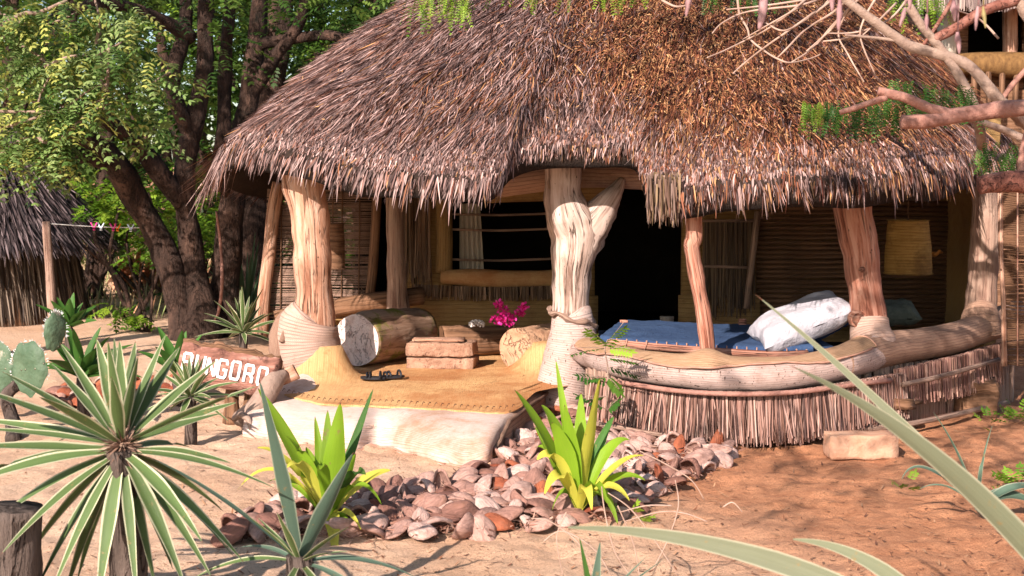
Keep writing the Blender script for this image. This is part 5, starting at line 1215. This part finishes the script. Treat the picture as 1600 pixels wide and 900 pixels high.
for a, b_, n in ((45, 260, 10), (60, 265, 8), (10, 30, 16), (30, 70, 14), (180, 25, 18), (200, 15, 12), (215, 90, 16), (225, 110, 14), (240, 185, 14), (185, 120, 12), (15, 125, 16), (95, 60, 10), (35, 160, 12), (10, 100, 12), (240, 210, 10), (140, 75, 12), (120, 100, 12)):
    for _ in range(n): 
        p = P(random.gauss(a, 16), random.gauss(b_, 12), random.uniform(11.9, 12.6)); d = rd(); fo.spray(p, (d.x, d.y*.6-.2, -.35+d.z*.4), random.uniform(.18, .3), 6, .06, .028, SUNG, .5)
for _ in range(70):   # unseen clumps added above the picture to shade the trunks behind
    clump(fo, (random.uniform(-7.6, -4.4), random.uniform(9.5, 13.2), random.uniform(4.0, 6.4)), .5, 16, GREENS, .28, 5, .075, .036)
fo.build('crown', t3)

# ------------------------------------------------------------------ background wood, bushes, far sand
random.seed(77)
for k in range(26):          # separate trees in the far belt
    Y_ = random.uniform(20, 34); a = -150+k*38+random.uniform(-20, 20); base = Vector((X(a, Y_), Y_, 0)); hgt = random.uniform(4, 7)
    cs = random.choice([GREENS, GREENS, DARKG, LIME]); cn = 'lime green' if cs is LIME else 'dark green' if cs is DARKG else 'mid green'; sd_n = 'left of the big tree' if a < 250 else 'between the big tree and the roof' if a < 620 else 'hidden low behind the roof'
    tt = thing('wood_tree', cn+' leafy tree in the belt of trees '+sd_n, 'tree', base, cn+' trees '+sd_n)
    mb = MB(); tube(mb, [base, base+Vector((random.uniform(-.4, .4), 0, hgt*.5)), base+Vector((random.uniform(-.8, .8), 0, hgt))], [.16, .12, .06], 7, .2, 2, n=3)
    tube(mb, [base+Vector((0, 0, hgt*.25)), base+Vector((random.choice((-1, 1))*1.0, 0, hgt*.6))], [.08, .04], 6, .2, 2, n=3); mb.build('trunk', M['bark'], tt)
    fo = Fol()
    for _ in range(26): clump(fo, base+Vector((random.gauss(0, 1.3), random.gauss(0, .8), random.uniform(1.3, hgt+2.5))), random.uniform(.5, .9), 11, cs, .4, 4, .14, .08)
    fo.build('crown', tt)
fo = Fol()
for k in range(640):
    Y_ = random.uniform(34, 46); clump(fo, (X(random.uniform(-700, 2100), Y_), Y_, random.random()**.8*15), random.uniform(1.2, 2.2), 12, random.choice([GREENS, DARKG, LIME]), .8, 4, .32, .2)
fo.build('far_wood', None)
# light bushes with thin stems left
for nm, lb, stems, cl, leafy in (
    ('thin_shrub', 'bare forked shrub with curving dark stems between the small hut and the tree',
     [[(208, 498, 16.8), (185, 455, 16.8), (172, 400, 16.8), (180, 350, 16.8), (195, 300, 16.8)], [(210, 498, 16.8), (235, 460, 16.8), (248, 420, 16.8), (247, 360, 16.8), (232, 300, 16.8)], [(205, 490, 16.8), (190, 440, 16.8), (150, 400, 16.8), (118, 375, 16.8)], [(172, 420, 16.8), (150, 380, 16.8), (148, 340, 16.8)], [(248, 400, 16.8), (220, 370, 16.8), (200, 345, 16.8)]], [(180, 330, 20), (240, 330, 22), (150, 330, 16), (215, 300, 24), (185, 290, 20)], .05),
    ('thin_shrub', 'slender leafy shrub with several upright stems at the foot of the big tree',
     [[(232, 524, 15.6), (222, 470, 15.6), (205, 420, 15.6), (198, 380, 15.6)], [(234, 524, 15.6), (238, 460, 15.6), (240, 400, 15.6)], [(230, 524, 15.6), (222, 500, 15.6), (218, 440, 15.6), (228, 400, 15.6)], [(228, 522, 15.6), (205, 505, 15.6), (180, 480, 15.6)]], [(185, 480, 12), (200, 492, 10), (238, 380, 16), (215, 400, 14), (235, 350, 18), (212, 495, 8)], .03)):
    t_ = thing(nm, lb, 'shrub', G(stems[0][0][0], stems[0][0][1])); mb = MB()
    for s_ in stems: tube(mb, [P(*p) for p in s_], [.6*(leafy-leafy*.14*k) for k in range(len(s_))], 7, .15, 6)
    mb.build('stems', M['bark'], t_); fo = Fol()
    for a, b_, r in cl: clump(fo, P(a, b_, stems[0][0][2]), r/F*16*1.5, 16, LIME, .16, 5, .055, .028)
    fo.build('leaves', t_)
random.seed(12)
for a, b_, Y_, n, cs, sz, lb in ((150, 315, 20, 18, LIME, .5, 'bright lime bush behind the small hut roof'), (215, 340, 20, 16, LIME, .38, 'bright lime bush left of the big tree'), (275, 360, 18, 10, LIME, .25, 'lime bush glimpsed between the leaning trunks'), (330, 330, 20, 20, LIME, .7, 'lime bush behind the upright trunk'), (430, 380, 22, 26, GREENS, .8, 'green bush behind the slanted post'),
                                 (530, 430, 19, 30, GREENS, .7, 'green bush behind the reed screen'), (600, 370, 20, 20, GREENS, .7, 'green bush in the gap right of the screen'), (90, 340, 24, 14, LIME, .5, 'bush behind the small hut')):
    t_ = thing('bush', lb, 'bush', (X(a, Y_), Y_, 0)); mb = MB(); cc0 = P(a, b_, Y_)
    for k in range(6): tube(mb, [Vector((X(a, Y_)+random.uniform(-.2, .2), Y_, -.02)), cc0+Vector((random.uniform(-.6, .6), 0, -.4)), cc0+Vector((random.uniform(-.8, .8), 0, .3))], [.03, .02, .01], 5, n=3)
    mb.build('stems', M['bark'], t_); fo = Fol()
    for _ in range(n): clump(fo, cc0+Vector((random.gauss(0, sz), random.gauss(0, .4), random.gauss(0, sz*.5))), .4, 14, cs, .25, 5, .08, .045)
    fo.build('leaves', t_)
# dry grass and scrub on the far sand
n = 5000; a = rng.uniform(100, 660, n); Yg = rng.uniform(17, 38, n); B = np.stack([(a-800)/F*Yg, Yg, np.zeros(n)], 1); D = unit(np.stack([rng.normal(0, .35, n), rng.normal(0, .3, n), np.ones(n)], 1))
N = unit(np.cross(D, rng.normal(0, 1, (n, 3)))); v, f, c = strips(B, D, N, rng.uniform(.08, .4, n), rng.uniform(.01, .02, n), rng.uniform(-.3, .3, n), np.array([(.45, .36, .2), (.3, .3, .12), (.5, .28, .16), (.22, .27, .1)])[rng.integers(0, 4, n)])
meshobj('dry_grass', v, f, M['litter'], col=c, kind='stuff')
# heap of orange dead leaves
n = 900; B = np.array([P(random.uniform(180, 285), 0, 21) for _ in range(n)]); B[:, 2] = rng.random(n)**2*.35+.45; B[:, 1] += rng.uniform(-.6, .6, n); D = unit(rng.normal(0, 1, (n, 3))); N = unit(np.cross(D, rng.normal(0, 1, (n, 3))))
B[:, 2] -= .3
v, f, c = strips(B, D, N, rng.uniform(.08, .2, n), rng.uniform(.04, .08, n), rng.uniform(-.3, .3, n), np.array([(.55, .24, .12), (.45, .17, .08), (.6, .33, .2)])[rng.integers(0, 3, n)])
o = meshobj('dead_leaf_heap', v, f, M['litter'], col=c, kind='stuff')

# ------------------------------------------------------------------ small hut at far left
HY = 17.2; hc = Vector((X(-25, HY), HY, 0)); sh = thing('small_round_hut', 'small dark round hut with stick walls and a thatched roof at the left edge', 'hut', hc)
def hp(a, r, z): return hc+Vector((math.cos(a)*r, math.sin(a)*r, z))
V = []; ns = 40
for z, r in ((0, 1.18), (.5, 1.08), (1.2, .98)): V += [hp(j/ns*6.2832, r, z) for j in range(ns)]
meshobj('wall', V, [(k*ns+j, k*ns+(j+1) % ns, (k+1)*ns+(j+1) % ns, (k+1)*ns+j) for k in range(2) for j in range(ns)], M['dark_wood'], sh)
n = 1800; a = rng.uniform(-math.pi, .5, n); lvl = rng.integers(0, 3, n); B = np.stack([hc.x+np.cos(a)*(1.04+.05*(2-lvl)), hc.y+np.sin(a)*(1.04+.05*(2-lvl)), .42+lvl*.36], 1)
D = unit(np.stack([np.cos(a)*.14+rng.normal(0, .05, n), np.sin(a)*.14, -np.ones(n)], 1)); N = np.stack([np.cos(a), np.sin(a), np.zeros(n)], 1)
v, f, c = strips(B, D, N, rng.uniform(.36, .5, n), rng.uniform(.012, .024, n), rng.uniform(-.05, .08, n), np.array([(.08, .06, .04), (.045, .03, .02), (.20, .15, .11), (.03, .02, .015)])[rng.integers(0, 4, n)], twist=.6)
meshobj('wall_sticks', v, f, M['straw'], sh, col=c, kind='stuff', smooth=False)
er, ez = 1.40, Z(372, HY); apz = Z(205, HY)+.35
V = [];
for k in range(9):
    t = k/8; r = er*(1-t)**.85+.0; z = ez+(apz-ez)*t; V += [hp(j/ns*6.2832, max(r, .02), z) for j in range(ns)]
rf = meshobj('roof', V, [(k*ns+j, k*ns+(j+1) % ns, (k+1)*ns+(j+1) % ns, (k+1)*ns+j) for k in range(8) for j in range(ns)], M['thatch_core'], sh)
n = 7000; a = rng.uniform(-math.pi-.2, .8, n); t = rng.random(n)**1.2*.95; r = er*(1-t)**.85+.02; z = ez+(apz-ez)*t+.02
B = np.stack([hc.x+np.cos(a)*r, hc.y+np.sin(a)*r, z], 1); O_ = np.stack([np.cos(a), np.sin(a), np.zeros(n)], 1); slope = (apz-ez)/er
D = unit(O_-np.array([0, 0, 1.])*slope*.9+rng.normal(0, .13, (n, 3))); N = unit(O_*slope+np.array([0, 0, 1.]))
v, f, c = strips(B, D, N, rng.uniform(.2, .42, n), rng.uniform(.012, .024, n), rng.uniform(-.12, .06, n), np.array([(.09, .065, .065), (.05, .035, .035), (.16, .12, .12), (.025, .018, .018)])[rng.integers(0, 4, n)], twist=.6)
meshobj('roof_straw', v, f, M['straw'], rf, col=c, kind='stuff', smooth=False)

# clothesline
cp = P(72, 346, 14.6); lt = thing('clothes_line', 'white clothes line running from a wooden post towards the big tree', 'clothes line', (cp.x, cp.y, 0))
mb = MB(); tube(mb, [Vector((cp.x+.05, cp.y, -.02)), Vector((cp.x+.03, cp.y, .6)), cp], [.05, .048, .042], 12, .12, 6); mb.build('post', M['pole_wood'], lt)
e2 = P(232, 356, 14.9); a2 = cp+Vector((0, 0, -.02)); mb = MB(); tube(mb, [a2, a2.lerp(e2, .5)+Vector((0, 0, -.012)), e2], [.005]*3, 5, n=6); mb.build('line', M['rope_white'], lt)
for px_, mt, lb in ((146, 'peg_pink', 'pink clothes peg nearest the post'), (157, 'peg_white', 'white clothes peg beside the first pink one'), (176, 'peg_pink', 'second pink clothes peg, beside the orange one'), (183, 'peg_orange', 'orange clothes peg on the line'), (204, 'peg_white', 'white clothes peg nearest the tree')):
    c = a2.lerp(e2, (px_-72)/160)+Vector((0, 0, -.01)); pg = thing('clothes_peg', lb, 'peg', c)
    for s in (1, -1):
        mb = MB(); box(mb, c+Vector((s*.012, 0, 0)), .006, .007, .045, 0, 0, 1, ry=s*R(28)); mb.build('peg_arm', M[mt], pg)

# ------------------------------------------------------------------ upper building, top right
UY = 17.5; ub = thing('raised_hut', 'upper part of another thatched hut with a dark open window at the top right', 'hut', (X(1600, UY), UY, 0))
def uq(px_, py_, dy=0): return P(px_, py_, UY+dy)
wallbox(X(1440, UY), X(1505, UY), 0, Z(0, UY)+.3, UY, .15, M['dark_wood'], 'wall', ub); wallbox(X(1592, UY), X(1900, UY), 0, Z(0, UY)+.3, UY, .15, M['dark_wood'], 'wall', ub); wallbox(X(1505, UY), X(1592, UY), 0, Z(96, UY), UY, .15, M['dark_wood'], 'wall', ub)  # dark wood colour takes the place of tree shade on these walls
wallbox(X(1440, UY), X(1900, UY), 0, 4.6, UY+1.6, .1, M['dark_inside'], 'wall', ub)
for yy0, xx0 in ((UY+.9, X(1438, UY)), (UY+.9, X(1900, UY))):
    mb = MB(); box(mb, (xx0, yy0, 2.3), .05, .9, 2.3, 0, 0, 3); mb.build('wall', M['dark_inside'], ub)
mb = MB(); tube(mb, [uq(1490, 100, -.1), uq(1550, 100, -.15), uq(1600, 102, -.15), uq(1700, 102, -.1)], [.12, .15, .16, .15], 14, .1, 3); mb.build('sill_roll', M['rattan_dark'], ub)
mb = MB(); tube(mb, [uq(1578, -10, -.05), uq(1578, 92, -.05)], [.09, .09], 10, .1, 3, n=4); mb.build('window_post', M['post_wood'], ub)
mb = MB(); tube(mb, [uq(1478, -10, -.05), uq(1480, 92, -.05)], [.12, .12], 10, .1, 3, n=4); mb.build('window_post', M['curtain'], ub)
V = []
for i in range(13):
    x = X(1400, UY)+i*.38; V += [(x, UY-.7, Z(8, UY)), (x, UY-.7, Z(-4, UY)), (x, UY+1.0, Z(-4, UY)+1.1), (x, UY+2.6, Z(-4, UY))]
meshobj('roof', V, [(4*i+k, 4*i+4+k, 4*i+5+k, 4*i+k+1) for i in range(12) for k in range(3)], M['thatch_core'], ub)
fringe([(X(1400, UY), UY-.72, Z(-6, UY)), (X(1900, UY), UY-.72, Z(-6, UY))], [.3], 900, [(.22, .16, .14), (.34, .26, .22), (.13, .09, .08)], 'roof_straw', ub, w=(.012, .025))
for k in range(9):
    mb = MB(); a = 1500+k*22; tube(mb, [uq(a, 112, -.22), uq(a+random.uniform(-3, 3), 175, -.22)], [.035]*2, 6, .1, 4, n=2); mb.build('wall_stick', M['dark_wood'], ub)

# ------------------------------------------------------------------ overhanging tree, top right
random.seed(55); OY = 8.2
ot = thing('overhanging_tree', 'pinkish bare branches and feathery green sprays hanging over the roof at the upper right', 'tree', (4.6, 8.6, 0))
def br_(lst, w0, w1, mat, name, Y=OY, seg=10, rough=.15):
    mb = MB(); n = len(lst); tube(mb, [P(p[0], p[1], Y+(p[2] if len(p) > 2 else 0)) for p in lst], [(w0+(w1-w0)*k/(n-1))*.5*Y/F for k in range(n)], seg, rough, 14, n=5); return mb.build(name, M[mat], ot)
mb = MB(); tube(mb, [Vector((4.6, 8.6, -.05)), Vector((4.4, 8.5, 1.0)), Vector((4.3, 8.4, 2.2)), Vector((3.9, 8.2, 3.6))], [.22, .19, .16, .12], 14, .2, 3); mb.build('trunk', M['limb_red'], ot)
br_([(1900, 150), (1700, 160), (1600, 168), (1500, 180), (1445, 190), (1408, 190)], 30, 21, 'limb_pink', 'branch', 7.6)
br_([(1490, 181), (1460, 172), (1420, 155), (1395, 148), (1372, 142)], 18, 13, 'limb_pink', 'branch', 7.6)
br_([(1385, 152), (1350, 164), (1312, 176)], 11, 8, 'limb_pink', 'branch', 7.6)
br_([(1800, 320), (1680, 300), (1620, 288), (1570, 284), (1530, 290)], 50, 28, 'limb_red', 'branch', 7.4)
br_([(1595, 285), (1597, 240), (1612, 180)], 12, 9, 'limb_pink', 'branch', 7.5)
br_([(1760, 300, .3), (1650, 230, .3), (1600, 190, .2), (1560, 155), (1520, 108), (1480, 88), (1430, 76), (1400, 58), (1340, 14), (1300, -20)], 22, 13, 'limb_grey', 'branch')
br_([(1520, 105), (1450, 75), (1390, 62), (1320, 55)], 9, 4, 'limb_grey', 'branch')
br_([(1700, -60), (1600, -5), (1540, 15), (1500, 40), (1458, 62)], 18, 15, 'limb_red', 'branch')
br_([(1500, -20), (1470, 30), (1450, 60), (1430, 88)], 7, 5, 'limb_red', 'branch')
br_([(1420, 10), (1440, 40), (1480, 90), (1520, 160), (1535, 230, .2)], 14, 16, 'limb_grey', 'branch')
br_([(1560, 165), (1580, 135), (1620, 90)], 8, 9, 'limb_pink', 'branch')
br_([(1640, 240), (1580, 208), (1530, 190), (1500, 185)], 14, 8, 'limb_grey', 'branch')
br_([(1640, 60), (1600, 20), (1590, -40)], 14, 18, 'limb_grey', 'branch')
tw = [[(1152, -15), (1155, 20), (1168, 45), (1173, 62), (1195, 80), (1215, 92), (1235, 98), (1265, 92), (1282, 85)], [(1275, -15), (1240, 15), (1200, 45), (1165, 63), (1130, 80), (1105, 90)], [(1310, -15), (1290, 5), (1250, 35), (1200, 70), (1165, 97), (1145, 115)],
      [(1330, -5), (1300, 20), (1260, 45), (1230, 75), (1215, 90)], [(1350, -10), (1330, 10), (1300, 40), (1270, 75), (1237, 97)], [(1300, -10), (1255, 0), (1185, 10), (1135, 15)], [(1290, -5), (1250, 8), (1170, 18), (1130, 35), (1113, 52)],
      [(1345, -20), (1335, 0), (1310, 50), (1325, 85), (1350, 128)], [(1340, 10), (1300, 45), (1260, 80)], [(1300, 0), (1260, 30), (1225, 48), (1197, 36)], [(1320, 20), (1290, 55), (1262, 82)], [(1034, 0), (1055, 10), (1075, 8)], [(1260, 5), (1225, 25), (1160, 62)],
      [(1400, 5), (1370, 35), (1340, 62)], [(1420, -5), (1390, 30), (1340, 50), (1290, 52)], [(1370, -5), (1350, 30), (1345, 62), (1368, 118)], [(1560, 60), (1530, 30), (1490, 15)], [(1345, 55), (1310, 62), (1280, 65)]]
for l_ in tw:
    br_([(a, b_, .15*math.sin(a*.05)) for a, b_ in l_], 4.2, 2.2, 'twig_pale', 'twig', 8.35, 6)
fo = Fol()
def feather(a, b_, da, db, L, cols, Y, n=9):
    p = P(a, b_, Y); q = P(a+da, b_+db, Y+random.uniform(-.08, .08)); d = (q-p).normalized(); fo.spray(p, d, L, n, .020, .0062, cols, .25)
FG = [(0.03, 0.10, 0.015), (0.05, 0.14, 0.02), (0.08, 0.18, 0.025), (0.02, 0.07, 0.012)]
for _ in range(55): a = random.uniform(1255, 1325); feather(a, 158+.12*(a-1255)+random.uniform(-6, 14), random.uniform(-15, 6), 26, random.uniform(.07, .13), LIME if a < 1290 else FG, 8.25)
for _ in range(70): a = random.uniform(1310, 1410); feather(a, 160+random.uniform(-8, 18), random.uniform(-14, 10), 28, random.uniform(.09, .16), FG, 8.1)
for _ in range(110): a = random.uniform(1385, 1520); feather(a, 128+random.uniform(-10, 22)+.08*(a-1385), random.uniform(-16, 22), 24, random.uniform(.09, .17), FG, 8.0)
for _ in range(50): a = random.uniform(1528, 1592); feather(a, 228+random.uniform(-8, 20), random.uniform(-20, 16), 22, random.uniform(.07, .13), FG, 7.6)
for _ in range(60): a = random.uniform(640, 735); feather(a, -14+random.uniform(-10, 22)+.05*(735-a), random.uniform(-16, 16), 24, random.uniform(.08, .16), LIME, 8.9)
for _ in range(40): a = random.uniform(760, 1010); feather(a, -26+random.uniform(-10, 14), random.uniform(-16, 16), 24, random.uniform(.08, .14), LIME, 8.9)
for _ in range(40): a = random.uniform(1100, 1240); feather(a, -22+random.uniform(-10, 14), random.uniform(-16, 16), 24, random.uniform(.08, .14), FG, 8.6)
for _ in range(60): a = random.uniform(1390, 1480); feather(a, -20+random.uniform(-10, 24), random.uniform(-16, 16), 24, random.uniform(.1, .16), LIME, 8.6)
fo.build('leaf_sprays', ot)
cr = Fol()     # unseen foliage added overhead to cast dappled shade on the right side
for _ in range(38): clump(cr, (random.uniform(0.2, 2.3), random.uniform(3.6, 6.0), random.uniform(3.0, 4.1)), .35, 14, FG, .22, 6, .05, .024)
for _ in range(46): clump(cr, (random.uniform(-.9, 1.8), random.uniform(5.8, 7.6), random.uniform(4.9, 6.2)), .35, 12, FG, .22, 6, .05, .024)
for _ in range(12): clump(cr, (random.uniform(-1.6, .6), random.uniform(1.8, 3.6), random.uniform(3.2, 4.2)), .3, 10, FG, .22, 6, .05, .024)
cr.build('crown', ot)
mb = MB(); tube(mb, [Vector((4.1, 8.3, 2.8)), Vector((3.0, 7.0, 4.0)), Vector((1.6, 5.2, 4.2)), Vector((.4, 3.6, 4.0))], [.1, .08, .06, .03], 8, .2, 3); tube(mb, [Vector((3.4, 7.4, 3.6)), Vector((2.0, 7.0, 5.0)), Vector((.4, 6.6, 5.6))], [.08, .05, .03], 8, .2, 3); mb.build('bough', M['limb_grey'], ot)
# seed pods hanging near the lens
for a, b_, L_, w_, tl in ((1078, 22, 34, 12, -6), (1196, 42, 58, 20, -10), (1300, 14, 26, 12, 0), (1312, 44, 46, 13, -2), (1414, 38, 26, 10, -8), (1420, 10, 30, 14, 2), (1490, 30, 30, 14, 2), (1496, 80, 30, 12, 3), (1528, 44, 34, 9, -4), (1536, 40, 30, 9, 4), (1448, 44, 22, 9, 0)):
    Yp = 4.6; mb = MB(); tube(mb, [P(a+2, -60, Yp), P(a+1, b_-L_-2, Yp)], [.003, .003], 5, n=2)
    tube(mb, [P(a, b_-L_, Yp), P(a+tl*.3, b_-L_*.6, Yp), P(a+tl*.7, b_-L_*.2, Yp), P(a+tl, b_+4, Yp)], [w_*.2*Yp/F, w_*.36*Yp/F, w_*.28*Yp/F, w_*.08*Yp/F], 8, .35, 50); mb.build('seed_pod', M['pod_purple'] if a % 3 else M['pod_olive'], ot)

# ------------------------------------------------------------------ small seedling growing by the rail
sd = thing('neem_seedling', 'small green seedling with feathery leaves growing beside the forked trunk', 'seedling', G(948, 668)); mb = MB()
tube(mb, [G(950, 668), P(948, 640, 8.9), P(950, 580, 8.9), P(945, 545, 8.88), P(950, 530, 8.88)], [.007, .006, .005, .004, .003], 6, n=3)
fo = Fol()
for (a, b_), (c_, d_), cs in (((945, 545), (893, 545), FG), ((945, 545), (975, 503), LIME), ((945, 540), (920, 512), LIME), ((950, 560), (990, 560), FG), ((950, 545), (985, 545), LIME), ((948, 590), (915, 590), FG), ((950, 590), (968, 608), LIME), ((948, 620), (910, 622), FG), ((950, 600), (905, 580), FG), ((950, 640), (965, 625), FG), ((946, 640), (905, 612), FG), ((950, 575), (992, 580), FG)):
    p = P(a, b_, 8.88); q = P(c_, d_, 8.8+random.uniform(-.1, .1)); fo.spray(p, q-p, (q-p).length, 8, .055, .021, cs, .15); tube(mb, [p, (p+q)/2+Vector((0, 0, .01)), q], [.002]*3, 4, n=2)
mb.build('stem', M['limb_grey'], sd); fo.build('leaves', sd)
for a, b_, Y_, lb, nn in ((1588, 655, 10.0, 'green seedling at the right edge beside the hut foot', 24), (1590, 758, 7.6, 'small weed beside the right sisal leaves', 16), (985, 808, 7.2, 'tiny weed at the foot of the husk bed', 6), (1545, 665, 9.3, 'yellowish weed on the sand at the right', 5), (1415, 765, 7.6, 'small weed on the red sand', 5)):
    t_ = thing('weed', lb, 'weed', G(a, min(b_+12, 890))); fo = Fol(); c = G(a, b_+12)
    for _ in range(nn): d = rd(); fo.spray(c+Vector((d.x*.05, d.y*.03, .02+abs(d.z)*.1)), (d.x, d.y, abs(d.z)+.5), .07+.002*nn, 4, .03, .014, LIME, .3)
    fo.build('leaves', t_)
# pale dry grass stalks, bottom centre
gs = thing('dry_grass_stalks', 'thin pale arching grass stalks in front of the husk bed', 'grass stalks', G(980, 880)); k_ = 0
for l_ in ([(985, 900), (960, 860), (945, 800), (940, 760)], [(960, 910), (930, 860), (880, 830), (850, 845)], [(1060, 900), (1020, 840), (985, 795), (950, 770)], [(975, 815), (1030, 800), (1070, 802), (1105, 815)], [(970, 800), (1010, 790), (1050, 790)], [(1000, 905), (990, 850), (965, 790)],
           [(1160, 800), (1145, 785), (1130, 792)], [(1100, 780), (1080, 750), (1040, 725), (1000, 705)], [(880, 900), (870, 840), (885, 800)], [(1020, 890), (1045, 840), (1060, 790), (1055, 750)], [(930, 900), (905, 850), (860, 815), (830, 810)]):
    mb = MB(); tube(mb, [P(a, b_, 5.6) for a, b_ in l_], [.0022, .0026, .003, .002][:len(l_)], 5, n=6); mb.build('stalk', M['twig_pale'], gs)
